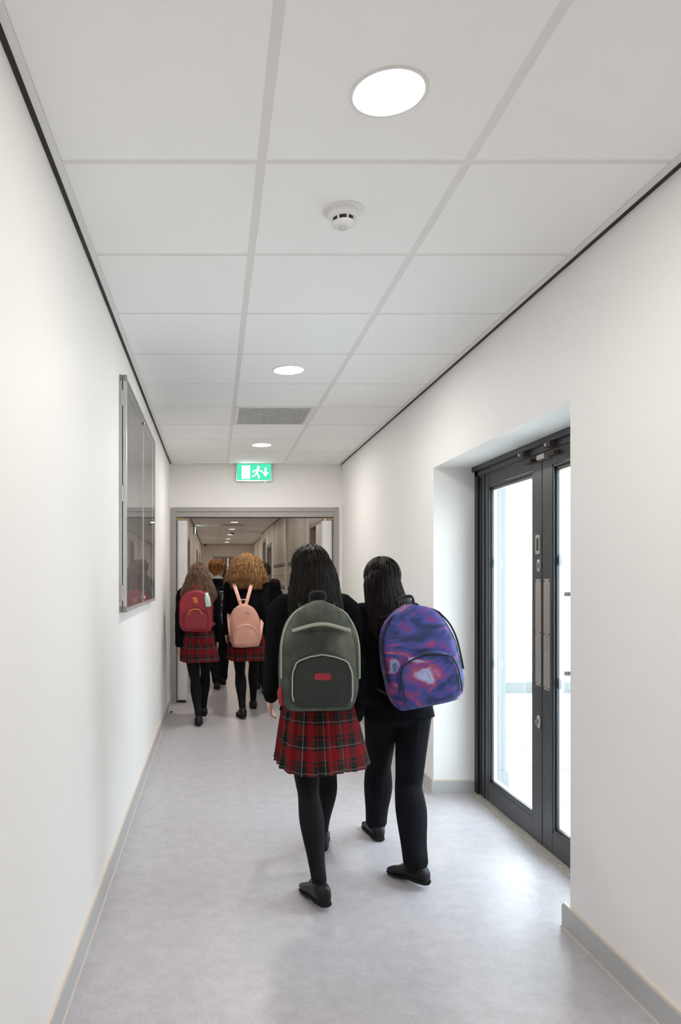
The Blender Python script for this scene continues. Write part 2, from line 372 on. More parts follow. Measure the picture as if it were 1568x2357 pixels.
# skirting
def skirting(name, pts, hgt=0.088, th=0.016, parts=None):
    """ polyline along the wall face; room lies to the left-hand normal given per segment """
    b = bmesh.new()
    for (x0, y0, x1, y1, nx, ny) in pts:
        xa, xb = sorted((x0, x1)); ya, yb = sorted((y0, y1))
        def ext(t, xa=xa, xb=xb, ya=ya, yb=yb, nx=nx, ny=ny):
            return (min(xa, xa+nx*t), max(xb, xb+nx*t), min(ya, ya+ny*t), max(yb, yb+ny*t))
        bx(b, *ext(th), 0.0, hgt, 0, bev=0.0015)
        bx(b, *ext(th-0.006), hgt-0.002, hgt+0.007, 1)
        e = ext(th+0.005)
        bx(b, *e, -0.001, 0.004, 1)
    return struct(obj(name, b, ['skirt', 'skirt_top']))
skirting('baseboard_left', [(XL, YB, XL, YF, 1, 0)])
skirting('baseboard_right', [(XR, YB, XR, DY0+0.04, -1, 0), (XR, DY1-0.016, XR, YF, -1, 0), (XR, DY1, 1.665, DY1, 0, -1)])
skirting('baseboard_back', [(XL, YB, XR, YB, 0, 1)])
skirting('baseboard_far', [(1.37, YF, XR, YF, 0, -1)])

# ---------------- exterior double door
door = bpy.data.objects.new('door_1', None); C.objects.link(door); door['kind'] = 'structure'
FX0, FX1 = 1.668, 1.745
b = bmesh.new()
bx(b, FX0, FX1, DY1-0.058, DY1, 0.0, DZ, bev=0.002); bx(b, FX0+0.012, FX1, DY1-0.088, DY1-0.058, 0.02, DZ-0.02, bev=0.002)
bx(b, FX0+0.022, FX1, DY1-0.118, DY1-0.086, 0.02, DZ-0.04, bev=0.002); bx(b, FX0+0.006, FX1, DY1-0.150, DY1-0.118, 0.02, DZ-0.03, bev=0.002)
bx(b, FX0, FX1, DY0, DY0+0.058, 0.0, DZ, bev=0.002); bx(b, FX0+0.012, FX1, DY0+0.058, DY0+0.09, 0.02, DZ-0.02, bev=0.002)
bx(b, FX0, FX1, DY0, DY1, 2.032, DZ, bev=0.002); bx(b, 1.648, FX0, DY0, DY1-0.004, 2.064, DZ, bev=0.002)
bx(b, FX0+0.01, FX1, DY0+0.05, DY1-0.05, 2.018, 2.032)
fr = part('door_frame', b, 'dark_alu', door)
part('shadow_gasket', box(FX0-0.001, FX0+0.02, DY1-0.0585, DY1-0.004, 0.0, DZ-0.06), 'gasket_and_shade', fr)
b = bmesh.new(); bx(b, 1.655, 1.76, DY0, DY1-0.002, -0.001, 0.018, bev=0.003); bx(b, 1.640, 1.66, DY0, DY1-0.005, -0.001, 0.006)
part('threshold', b, 'thresh', door)
def rounded_plate(bm, x, yc, zc, w_, h_, t, seg=10, rr=None):
    rr = w_/2 if rr is None else rr; ring = []
    for cx, cz, a0 in ((1, 1, 0), (-1, 1, PI/2), (-1, -1, PI), (1, -1, 1.5*PI)):
        for k in range(seg+1):
            a = a0+PI/2*k/seg
            ring.append((yc+cx*(w_/2-rr)+rr*math.cos(a), zc+cz*(h_/2-rr)+rr*math.sin(a)))
    loft(bm, [[Vector((x, p, q)) for p, q in ring], [Vector((x-t*0.8, p, q)) for p, q in ring], [Vector((x-t, yc+(p-yc)*0.96, zc+(q-zc)*0.985)) for p, q in ring]])
LX = 1.680                      # inner face of leaves
def leaf(y0, y1, meet_low):
    """ y0<y1 ; meet_low: meeting stile at y0 side """
    root = bpy.data.objects.new('door_leaf', None); C.objects.link(root); root.parent = door
    z0, z1 = 0.022, 2.028
    sl, sh = (0.110, 0.055) if meet_low else (0.055, 0.110)
    gy0, gy1, gz0, gz1 = y0+sl, y1-sh, 0.150, 1.930
    b = bmesh.new()
    bx(b, LX, LX+0.06, y0+0.0015, gy0, z0, z1, bev=0.0015); bx(b, LX, LX+0.06, gy1, y1-0.0015, z0, z1, bev=0.0015)
    bx(b, LX+0.0006, LX+0.06, gy0-0.001, gy1+0.001, z0, gz0-0.022, bev=0.0015); bx(b, LX+0.0006, LX+0.06, gy0-0.001, gy1+0.001, gz1+0.026, z1, bev=0.0015)
    part('leaf_frame', b, 'dark_alu', root)
    b = bmesh.new()
    # glazing beads, stepped back towards the glass
    for (o0, xx0, xx1) in ((0.0, LX+0.002, LX+0.012), (0.012, LX+0.012, LX+0.024)):
        t = 0.012
        bx(b, xx0, xx1, gy0+o0-0.003, gy0+o0+t, gz0-0.022+o0, gz1+0.024-o0); bx(b, xx0, xx1, gy1-o0-t, gy1-o0+0.003, gz0-0.022+o0, gz1+0.024-o0)
        bx(b, xx0, xx1, gy0+o0, gy1-o0, gz0-0.022+o0, gz0-0.010+o0, bev=0.001); bx(b, xx0, xx1, gy0+o0, gy1-o0, gz1+0.012-o0, gz1+0.024-o0)
    part('glazing_bead', b, 'dark_alu', root)
    b = bmesh.new(); t = 0.016
    x0_, x1_ = LX+0.022, LX+0.05
    bx(b, x0_, x1_, gy0-0.001, gy0+t, gz0-0.01, gz1+0.01); bx(b, x0_, x1_, gy1-t, gy1+0.001, gz0-0.01, gz1+0.01)
    bx(b, x0_, x1_, gy0, gy1, gz0-0.012, gz0+0.004); bx(b, x0_, x1_, gy0, gy1, gz1-0.006, gz1+0.012)
    part('spacer_bar', b, 'alu', root)
    for gx in (LX+0.024, LX+0.046):
        part('glass_pane', box(gx, gx+0.004, gy0+0.002, gy1-0.002, gz0-0.004, gz1+0.004), 'glass', root)
    return root, gy0, gy1
LA, a0, a1 = leaf(3.700, 4.480, True)
LB, b0, b1 = leaf(3.000, 3.698, False)
def disc(bm, x, y, z, r, t=0.0015): cyl(bm, (x, y, z), r, t, 'X', 36)
for (root, yy) in ((LA, a1-0.026), (LB, b1-0.030)):
    for zz in (1.478, 0.868):
        d = bmesh.new(); disc(d, LX+0.0225, yy, zz, 0.027); part('safety_dot', d, 'dot', root)
b = bmesh.new()
# leaf A hardware
def screw(bm, x, y, z, r=0.004): cyl(bm, (x-0.0006, y, z), r, 0.002, 'X', 12, mi=1)
b = bmesh.new(); yc = 3.7465
rounded_plate(b, LX, yc, 1.564, 0.052, 0.100, 0.003, 3, 0.004)
p = part('flush_pull', b, 'steel', LA)
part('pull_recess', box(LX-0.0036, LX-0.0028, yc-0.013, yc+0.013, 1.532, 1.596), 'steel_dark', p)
b = bmesh.new(); rounded_plate(b, LX, 3.735, 1.454, 0.040, 0.066, 0.004); p = part('thumb_turn', b, 'steel', LA, True)
b = bmesh.new(); bx(b, LX-0.012, LX-0.003, 3.731, 3.739, 1.440, 1.464, bev=0.002); cyl(b, (LX-0.005, 3.735, 1.464), 0.008, 0.008, 'X', 20); part('turn_knob', b, 'steel', p)
b = bmesh.new(); rounded_plate(b, LX, 3.735, 0.645, 0.040, 0.068, 0.004); p = part('thumb_turn', b, 'steel', LA, True)
b = bmesh.new(); bx(b, LX-0.016, LX-0.003, 3.733, 3.748, 0.632, 0.656, bev=0.002); cyl(b, (LX-0.005, 3.735, 0.656), 0.008, 0.008, 'X', 20); part('turn_knob', b, 'steel', p)
b = bmesh.new(); rounded_plate(b, LX, 3.742, 1.108, 0.064, 0.552, 0.002, 3, 0.004)
for zz in (1.374, 1.108, 0.842):
    for yy in (3.717, 3.767): screw(b, LX-0.002, yy, zz)
p = part('push_plate', b, ['steel', 'steel_dark'], LA)
b = bmesh.new(); rounded_plate(b, LX, 3.646, 1.105, 0.068, 0.562, 0.002, 3, 0.004)
for zz in (1.376, 1.105, 0.834):
    for yy in (3.620, 3.672): screw(b, LX-0.002, yy, zz)
p = part('push_plate', b, ['steel', 'steel_dark'], LB)
b = bmesh.new(); cyl(b, (LX-0.005, 3.642, 1.003), 0.0085, 0.010, 'X', 24); bx(b, LX-0.009, LX-0.001, 3.637, 3.647, 0.976, 1.0, bev=0.002)
part('key_cylinder', b, 'alu', p, False)
# contact sensors on the head of the frame
def sensor(y, z, depth, m, badge=False, ln=0.07, hh=0.026, x1=1.668):
    s = part('contact_sensor', box(x1-depth, x1, y-ln/2, y+ln/2, z-hh/2, z+hh/2, bev=0.002), m, fr)
    if badge: part('badge', box(x1-depth-0.0008, x1-depth+0.001, y-0.0+0.008, y+0.022, z-0.007, z+0.007), 'white_plastic', s)
sensor(3.87, 2.050, 0.03, 'brown', True); sensor(3.56, 2.050, 0.03, 'brown', True)
for (yy, mm, ln, hh) in ((3.82, 'brown', 0.07, 0.024), (3.665, 'alu', 0.085, 0.030), (3.545, 'brown', 0.06, 0.022)):
    part('contact_sensor', box(LX-0.026, LX+0.001, yy-ln/2, yy+ln/2, 2.008-hh/2, 2.008+hh/2-0.004, bev=0.002), mm, LA if yy > 3.6 else LB)

# ---------------- outdoors beyond the glass
struct(obj('ground', box(1.96, 40, -20, 45, -0.25, -0.03), 'paving'))
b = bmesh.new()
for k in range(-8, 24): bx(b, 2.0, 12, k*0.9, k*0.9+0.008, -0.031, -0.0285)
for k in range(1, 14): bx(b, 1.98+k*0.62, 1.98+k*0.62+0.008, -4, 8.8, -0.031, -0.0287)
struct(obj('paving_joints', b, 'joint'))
struct(obj('sill_outside', box(1.75, 1.96, DY0-0.13, DY1+0.15, -0.1, -0.012), 'alu'))
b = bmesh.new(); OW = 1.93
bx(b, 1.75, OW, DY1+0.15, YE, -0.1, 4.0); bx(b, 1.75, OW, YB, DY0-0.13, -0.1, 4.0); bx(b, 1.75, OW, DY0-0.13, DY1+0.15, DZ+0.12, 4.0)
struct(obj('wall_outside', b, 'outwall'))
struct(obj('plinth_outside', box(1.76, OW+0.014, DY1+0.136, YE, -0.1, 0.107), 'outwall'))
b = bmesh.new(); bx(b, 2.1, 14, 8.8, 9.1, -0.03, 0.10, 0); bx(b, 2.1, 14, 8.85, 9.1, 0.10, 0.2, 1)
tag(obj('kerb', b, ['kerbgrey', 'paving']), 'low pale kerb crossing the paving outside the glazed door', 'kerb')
t = thing('handrail', 'grey metal handrail outside seen through the nearer glass leaf', 'railing', (3.50, 7.0, -0.03))
for zz in (1.255, 0.485): 
    b = bmesh.new(); cyl(b, (0.9, 0, zz), 0.022, 2.0, 'X', 16); part('rail', b, 'rail', t, True)
for xx in (0.30, 1.85):
    b = bmesh.new(); cyl(b, (xx, 0, 0.64), 0.02, 1.28, 'Z', 16); part('post', b, 'rail', t, True)

# ---------------- fire door set in the far wall
d2 = bpy.data.objects.new('door_2', None); C.objects.link(d2); d2['kind'] = 'structure'
b = bmesh.new()
AX0, AX1, AZ = -0.479, 1.366, 2.157
bx(b, AX0, AX0+0.046, YF-0.018, YF, 0, AZ, bev=0.002); bx(b, AX1-0.046, AX1, YF-0.018, YF, 0, AZ, bev=0.002); bx(b, AX0+0.046, AX1-0.046, YF-0.018, YF, AZ-0.046, AZ, bev=0.002)
part('architrave', b, 'frame_grey', d2)
b = bmesh.new()
bx(b, OX0, -0.422, YF-0.004, YF+0.15, 0, OZ); bx(b, 1.312, OX1, YF-0.004, YF+0.15, 0, OZ); bx(b, -0.422, 1.312, YF-0.004, YF+0.15, 2.052, OZ)
fr2 = part('door_frame', b, 'frame_grey', d2)
part('head_shadow_strip', box(-0.42, 1.31, YF+0.002, YF+0.06, 2.044, 2.053), 'gasket_and_shade', fr2)
def fire_leaf(hx, sgn, ang):
    root = bpy.data.objects.new('door_leaf', None); C.objects.link(root); root.parent = d2
    root.location = (hx, YF+0.03, 0); root.rotation_euler = (0, 0, ang)
    b = bmesh.new(); th = 0.052; ring = []
    # slab with a rounded pivot edge, extending along +Y; thickness along sgn*X
    pts = []
    for k in range(9):
        a = PI+PI*k/8; pts.append((sgn*(th/2)+th/2*math.cos(a), 0.02+0.5*th*math.sin(a)))
    pts += [(sgn*th/2+th/2, 0.83), (sgn*th/2-th/2, 0.83)]
    lo = [Vector((x, y, 0.022)) for x, y in pts]; hi = [Vector((x, y, 2.018)) for x, y in pts]
    loft(b, [lo, hi]); part('leaf_panel', b, 'door_white', root)
    part('bottom_seal', box(min(0, sgn*th)+0.004, max(0, sgn*th)-0.004, 0.05, 0.8, 0.004, 0.022), 'gasket_and_shade', root)
    b = bmesh.new(); W2 = 0.118; pts = []
    for k in range(13):
        a = PI+PI*k/12; pts.append((sgn*W2/2+W2/2*math.copysign(abs(math.cos(a))**0.5, math.cos(a)), 0.012+0.030*math.sin(a)))
    pts += [(sgn*W2/2+W2/2, 0.05), (sgn*W2/2-W2/2, 0.05)]
    loft(b, [[Vector((x, y, 0.03)) for x, y in pts], [Vector((x, y, 2.012)) for x, y in pts]])
    part('finger_guard', b, 'door_white', root)
    part('guard_foot', box(min(sgn*0.008, sgn*0.10), max(sgn*0.008, sgn*0.10), -0.010, 0.05, 0.004, 0.03), 'gasket_and_shade', root)
    p = part('top_pivot', box(sgn*0.03-0.03, sgn*0.03+0.03, -0.02, 0.06, 2.018, 2.045, bev=0.002), 'brass', root)
    b = bmesh.new(); cyl(b, (sgn*0.03, -0.0205, 2.032), 0.006, 0.003, 'Y', 14); part('pivot_screw', b, 'gasket_and_shade', p)
fire_leaf(-0.418, 1, -0.02); fire_leaf(1.308, -1, 0.02)
# door stop
t = thing('door_stop', 'small steel door stop on the floor beside the left wall near the door frame', 'door stop', (-0.44, 7.36, 0))
b = bmesh.new(); lathe(b, [(0.0, 0.0), (0.024, 0.0), (0.024, 0.003), (0.018, 0.005), (0.0, 0.005)]); part('base', b, 'alu', t, True)
b = bmesh.new(); lathe(b, [(0.0, 0.004), (0.011, 0.004), (0.011, 0.026), (0.008, 0.030), (0.0, 0.030)]); part('post', b, 'alu', t, True)
b = bmesh.new(); lathe(b, [(0.0115, 0.010), (0.014, 0.012), (0.014, 0.022), (0.0115, 0.024)]); part('rubber_ring', b, 'gasket_and_shade', t, True)

# ---------------- corridor beyond
def wallbox(name, lst, m='beigewall'):
    b = bmesh.new()
    for l in lst: bx(b, *l)
    return struct(obj(name, b, m))
Y2 = YF+0.14
ldoors = [(13.62, 14.72), (20.9, 22.0), (24.2, 25.3)]
segs = []; y = Y2
for (p, q) in ldoors:
    segs += [(XL2-0.25, XL2, y, p, 0, H+0.3), (XL2-0.25, XL2, p, q, 2.13, H+0.3)]; y = q
segs.append((XL2-0.25, XL2, y, YE, 0, H+0.3))
wallbox('wall_corridor_left', segs)
R1 = 1.39
rd = [(9.25, 10.42)]
segs = [(R1, 1.75, Y2, 9.25, 0, H+0.3), (R1, 1.75, 9.25, 10.42, 2.12, H+0.3), (R1, 1.75, 10.42, 10.95, 0, H+0.3),
        (1.74, 1.75, 10.95, 16.9, 0, H+0.3),
        (1.375, 1.75, 16.9, 17.35, 0, H+0.3), (1.375, 1.75, 17.35, 18.75, 2.15, H+0.3), (1.375, 1.75, 18.75, 19.3, 0, H+0.3),
        (1.375, 1.75, 19.3, 20.4, 2.35, H+0.3), (1.375, 1.75, 20.4, 21.3, 0, H+0.3), (1.5, 1.75, 21.3, YE, 0, H+0.3)]
wallbox('wall_corridor_right', segs)
wallbox('wall_locker_infill', [(R1+0.003, 1.735, 10.95, 16.9, 1.862, H+0.3)], 'locker')
wallbox('wall_end', [(XL2-0.25, 1.95, YE, YE+0.2, 2.13, H+0.3), (XL2-0.25, -0.02, YE, YE+0.2, 0, 2.13), (1.06, 1.95, YE, YE+0.2, 0, 2.13)])
struct(obj('trim_6', box(XL2-0.001, XL2+0.012, Y2, YE, H-0.012, H+0.01), 'black'))
b = bmesh.new()
bx(b, R1-0.014, R1+0.001, Y2, 16.9, H-0.012, H+0.01); bx(b, 1.361, 1.376, 16.9, 21.3, H-0.012, H+0.01); bx(b, 1.486, 1.501, 21.3, YE, H-0.012, H+0.01)
bx(b, XL2, 1.5, YE-0.02, YE+0.001, H-0.014, H+0.01)
struct(obj('trim_7', b, 'black'))
skirting('baseboard_corridor_left', [(XL2, Y2, XL2, 13.56, 1, 0), (XL2, 14.78, XL2, 20.84, 1, 0), (XL2, 22.06, XL2, 24.14, 1, 0), (XL2, 25.36, XL2, YE, 1, 0)])
skirting('baseboard_corridor_right', [(R1, Y2, R1, 9.19, -1, 0), (R1, 10.48, R1, 10.95, -1, 0), (1.375, 16.9, 1.375, 17.3, -1, 0), (1.375, 18.8, 1.375, 19.3, -1, 0), (1.375, 20.4, 1.375, 21.3, -1, 0), (1.5, 21.3, 1.5, YE, -1, 0)])
def side_door(name, x, nx, y0, y1, ztop, panel='wood', vis=True, depth=0.10):
    """ wall face x, nx = direction into the wall """
    r = bpy.data.objects.new(name, None); C.objects.link(r); r['kind'] = 'structure'
    b = bmesh.new(); e = -nx*0.016
    def X(a, c): return (min(x+a, x+c), max(x+a, x+c))
    for (p, q, z0, z1) in ((y0-0.055, y0, 0, ztop+0.055), (y1, y1+0.055, 0, ztop+0.055), (y0, y1, ztop, ztop+0.055)):
        bx(b, *X(e, 0.0), p, q, z0, z1, bev=0.002)
    for (p, q, z0, z1) in ((y0, y0+0.03, 0, ztop), (y1-0.03, y1, 0, ztop), (y0+0.03, y1-0.03, ztop-0.03, ztop)):
        bx(b, *X(e*0.5, nx*0.2), p, q, z0, z1)
    part('door_frame', b, 'frame_grey', r)
    l = part('door_leaf', box(*X(nx*depth, nx*(depth+0.045)), y0+0.03, y1-0.03, 0.01, ztop-0.03), panel, r)
    if vis:
        ym = y0+(y1-y0)*0.26
        part('vision_panel', box(*X(nx*(depth-0.004), nx*(depth+0.01)), ym-0.07, ym+0.07, 1.0, 1.85), 'vision_and_shade', l)
    b = bmesh.new(); cyl(b, (x+nx*(depth-0.03), y1-0.12, 1.05), 0.01, 0.06, 'X', 12); bx(b, *X(nx*(depth-0.06), nx*(depth-0.045)), y1-0.24, y1-0.11, 1.04, 1.06, bev=0.003)
    part('door_handle', b, 'steel', l)
    return r
for k, (p, q) in enumerate(ldoors): side_door('door_%d' % (3+k), XL2, -1, p, q, 2.13)
side_door('door_6', 1.375, 1, 17.35, 18.75, 2.15, 'frame_grey', True)
side_door('door_7', 1.375, 1, 19.3, 20.4, 2.35, 'frame_grey', False, 0.05)
# door beside the right-hand fire leaf: frame, dark gap, oak leaf standing part open
r = bpy.data.objects.new('door_8', None); C.objects.link(r); r['kind'] = 'structure'
b = bmesh.new()
for (p, q, z0, z1) in ((9.195, 9.25, 0, 2.175), (10.42, 10.475, 0, 2.175), (9.25, 10.42, 2.12, 2.175)): bx(b, R1-0.016, R1, p, q, z0, z1, bev=0.002)
for k, t_ in enumerate((0.0, 0.035, 0.07)):
    bx(b, R1-0.008+k*0.07, R1+0.07+k*0.07, 10.42-0.03-t_*0.5, 10.42, 0, 2.12); bx(b, R1-0.008+k*0.07, R1+0.07+k*0.07, 9.25, 9.28+t_*0.5, 0, 2.12)
    bx(b, R1-0.008+k*0.07, R1+0.07+k*0.07, 9.28, 10.39, 2.09-t_*0.5, 2.12)
part('door_frame', b, 'frame_grey', r)
part('room_dark_sheet', box(1.70, 1.745, 9.25, 10.42, 0, 2.12), 'vision_and_shade', r)  # dark sheet stands for the unlit room behind the opening
l = part('door_leaf', box(R1+0.012, R1+0.056, 9.28, 9.86, 0.01, 2.085, bev=0.002), 'wood', r)
part('vision_panel', box(R1+0.006, R1+0.02, 9.42, 9.62, 0.9, 1.85), 'vision_and_shade', l)
# end doors
r = bpy.data.objects.new('door_9', None); C.objects.link(r); r['kind'] = 'structure'
b = bmesh.new()
for (p, q, z0, z1) in ((-0.06, 0.0, 0, 2.17), (1.04, 1.10, 0, 2.17), (0.0, 1.04, 2.10, 2.17)): bx(b, p, q, YE-0.02, YE+0.1, z0, z1)
part('door_frame', b, 'frame_grey', r)
for (p, q) in ((0.0, 0.518), (0.522, 1.04)):
    l = part('door_leaf', box(p, q, YE+0.03, YE+0.075, 0.01, 2.10), 'wood', r)
    c = p+0.38 if p < 0.2 else q-0.38
    part('vision_panel', box(c-0.06, c+0.06, YE+0.024, YE+0.04, 0.9, 1.85), 'vision_and_shade', l)
    b = bmesh.new(); cyl(b, ((0.47 if p < 0.2 else 0.57), YE+0.0, 1.1), 0.011, 0.4, 'Z', 12); part('pull_handle', b, 'steel', l)

# lockers
def locker(y, wd, label, group):
    t = thing('locker', label, 'locker', (R1, y, 0), group)
    part('locker_body', box(0.022, 0.34, 0.001, wd-0.001, 0.0, 1.86), 'locker', t)
    for k in range(4):
        z0 = 0.06+k*0.45
        b = box(0.0, 0.021, 0.003, wd-0.003, z0+0.003, z0+0.447, bev=0.002)
        for i in range(2):
            for s in (-1, 1):
                bx(b, -0.0008, 0.002, wd*0.5-0.004, wd*0.5+0.004, z0+(0.05 if s < 0 else 0.29)+i*0.05, z0+(0.085 if s < 0 else 0.325)+i*0.05, 1)
        d = part('locker_door', b, ['locker', 'felt'], t)
        b = bmesh.new(); bx(b, -0.010, 0.001, wd*0.6-0.016, wd*0.6+0.016, z0+0.17, z0+0.26, bev=0.003); cyl(b, (-0.010, wd*0.6, z0+0.20), 0.013, 0.016, 'X', 16)
        part('lock', b, 'gasket_and_shade', d)
        b = bmesh.new(); cyl(b, (-0.001, wd*0.5, z0+0.40), 0.013, 0.003, 'X', 16); part('number_disc', b, 'gasket_and_shade', d)
    return t
def dup(root, loc, label=None):
    r_ = root.copy(); C.objects.link(r_); r_.location = loc
    if label: r_['label'] = label
    for ch in list(root.children):
        c = ch.copy(); C.objects.link(c); c.parent = r_
        for g in ch.children:
            d = g.copy(); C.objects.link(d); d.parent = c
    return r_
w1 = 2.72/8
l0 = locker(10.96, w1, 'grey laminate locker in the nearer bank, between the oak door and the white partition', 'nearer locker bank')
ordn = ['first', 'second', 'third', 'fourth', 'fifth', 'sixth', 'seventh', 'eighth', 'ninth']
l0['label'] = 'eighth grey locker towards the viewer from the white partition, next to the oak door'
for k in range(1, 8): dup(l0, (R1, 10.96+k*w1, 0), ordn[7-k]+' grey locker on the near side of the white partition edge, counted from it')
w2 = 3.08/9
l1 = locker(13.80, w2, 'grey laminate locker in the farther bank, beyond the white partition edge', 'farther locker bank')
l1['label'] = 'first grey locker on the far side of the white partition edge, counted from it'
for k in range(1, 9): dup(l1, (R1, 13.80+k*w2, 0), ordn[k]+' grey locker on the far side of the white partition edge, counted from it')
tag(obj('partition_panel', box(R1-0.045, 1.735, 13.70, 13.78, 0, H), 'wall'), 'narrow white full-height partition edge between the two locker banks', 'panel')

# ---------------- ceiling lights
def downlight(y, x, power, label, group, far=False):
    t = thing('downlight', label, 'ceiling light', (x, y, H-0.006), group)
    b = bmesh.new(); lathe(b, [(0.098, 0.0), (0.098, -0.003), (0.094, -0.0045), (0.090, -0.004), (0.087, 0.0005)]); part('bezel', b, 'white_plastic', t, True)
    b = bmesh.new(); bmesh.ops.create_circle(b, cap_ends=True, segments=48, radius=0.0875, matrix=Matrix.Translation((0, 0, -0.0012)))
    part('diffuser', b, 'led_far' if far else 'led', t)
    L = bpy.data.lights.new('lamp', 'AREA'); L.shape = 'DISK'; L.size = 0.17; L.energy = power
    L.color = (1.0, 0.88, 0.76) if far else (1.0, 0.965, 0.92)
    lo = bpy.data.objects.new('lamp', L); C.objects.link(lo); lo.parent = t; lo.location = (0, 0, -0.008)
    return t
names = {1.844: 'round recessed ceiling light nearest the camera, ahead of the smoke detector', 4.328: 'round recessed ceiling light between the smoke detector and the air grille',
         6.80: 'round recessed ceiling light just before the green exit sign'}
for y in (-3.12, -0.64, 1.844, 4.328, 6.80):  # the two behind the camera are unseen, added to light the near end
    downlight(y, 0.445, CORR_W*{-3.12: 0.9, -0.64: 0.85, 1.844: 0.8, 4.328: 1.05, 6.80: 1.2}[y], names.get(y, 'added unseen round ceiling light behind the viewer, %s' % ('farther back' if y < -2 else 'just behind')), 'recessed ceiling lights of the near corridor')
fn = {16.55: 'nearest of the five round ceiling lights seen through the doorway', 19.03: 'second of the five round ceiling lights seen through the doorway, just past the grille',
      21.51: 'middle of the five round ceiling lights seen through the doorway', 23.99: 'fourth of the five round ceiling lights seen through the doorway', 26.3: 'farthest of the five round ceiling lights seen through the doorway'}
for y in (9.10, 11.58, 14.06, 16.55, 19.03, 21.51, 23.99, 26.3):
    downlight(y, 0.457, FAR_W, fn.get(y, 'round ceiling light beyond the doorway, hidden by its head, %s of three' % {9.10: 'first', 11.58: 'second', 14.06: 'third'}.get(y)), 'recessed ceiling lights of the far corridor', True)
# air grilles
def grille(y0, y1, label):
    t = thing('air_grille', label, 'vent', (0.154, y0, H-0.006))
    W_, D_ = 0.589, y1-y0
    b = bmesh.new(); e = 0.03
    bx(b, 0, e, 0, D_, -0.003, 0.005); bx(b, W_-e, W_, 0, D_, -0.003, 0.005); bx(b, e, W_-e, 0, e*0.7, -0.003, 0.005); bx(b, e, W_-e, D_-e*0.7, D_, -0.003, 0.005)
    part('grille_frame', b, 'trimwhite', t)
    part('grille_backing', box(e, W_-e, e*0.7, D_-e*0.7, 0.002, 0.006), 'vent_dark', t)
    b = bmesh.new(); n = 38
    for i in range(n):
        x = e+(W_-2*e)*(i+0.5)/n; bx(b, x-0.0038, x+0.0038, e*0.7, D_-e*0.7, -0.003, 0.002)
    for i in range(9):
        yy = D_*(i+1)/10; bx(b, e, W_-e, yy-0.003, yy+0.003, -0.0022, 0.0015)
    part('grille_mesh', b, 'vent', t)
grille(5.2655+0.011, 5.888-0.011, 'grey square air grille in the near corridor ceiling')
grille(17.1, 17.7, 'small dark air grille in the ceiling seen through the doorway')
# smoke detector
t = thing('smoke_detector', 'white round smoke detector on the ceiling between two lights', 'smoke detector', (0.435, 2.44, H-0.006))
b = bmesh.new(); lathe(b, [(0.068, 0.0), (0.068, -0.003), (0.064, -0.005), (0.0, -0.005)]); part('base_plate', b, 'white_plastic', t, True)
b = bmesh.new(); lathe(b, [(0.050, -0.004), (0.0505, -0.010), (0.049, -0.018), (0.044, -0.028), (0.036, -0.029), (0.036, -0.041), (0.0395, -0.042), (0.037, -0.050), (0.030, -0.056), (0.015, -0.059), (0.0, -0.0595)]); part('housing', b, 'white_plastic', t, True)
b = bmesh.new(); lathe(b, [(0.0365, -0.028), (0.0365, -0.042)]); part('sensor_chamber', b, 'black', t, True)
for k in range(8):
    a = 2*PI*k/8+0.2; b = bmesh.new(); bx(b, 0.0365, 0.0425, -0.0025, 0.0025, -0.043, -0.026)
    bmesh.ops.rotate(b, verts=b.verts, cent=(0, 0, 0), matrix=Matrix.Rotation(a, 3, 'Z')); part('cage_rib', b, 'white_plastic', t)
b = bmesh.new(); lathe(b, [(0.0125, -0.0598), (0.0125, -0.0606), (0.0115, -0.0606), (0.0115, -0.0598)]); part('test_ring', b, 'alu', t)
b = bmesh.new(); lathe(b, [(0.0, -0.0555), (0.002, -0.0555), (0.002, -0.054)], (-0.026, -0.012, -0.0)); part('indicator', b, 'felt', t)
t = thing('smoke_detector', 'tiny dark smoke detector on the far corridor ceiling between round lights', 'smoke detector', (0.50, 20.2, H-0.006))
b = bmesh.new(); lathe(b, [(0.06, 0.0), (0.055, -0.03), (0.0, -0.04)]); part('base_plate', b, 'white_plastic', t, True)
b = bmesh.new(); lathe(b, [(0.05, -0.028), (0.045, -0.055), (0.0, -0.06)]); part('sensor_chamber', b, 'black', t, True)
t = thing('security_camera', 'small black dome camera under the ceiling at the far left corner', 'security camera', (-0.35, YE-0.6, H-0.006))
b = bmesh.new(); lathe(b, [(0.07, 0.0), (0.07, -0.03), (0.0, -0.03)]); part('base_plate', b, 'white_plastic', t, True)
b = bmesh.new(); lathe(b, [(0.06, -0.03), (0.055, -0.065), (0.035, -0.09), (0.0, -0.10)]); part('dome', b, 'black', t, True)

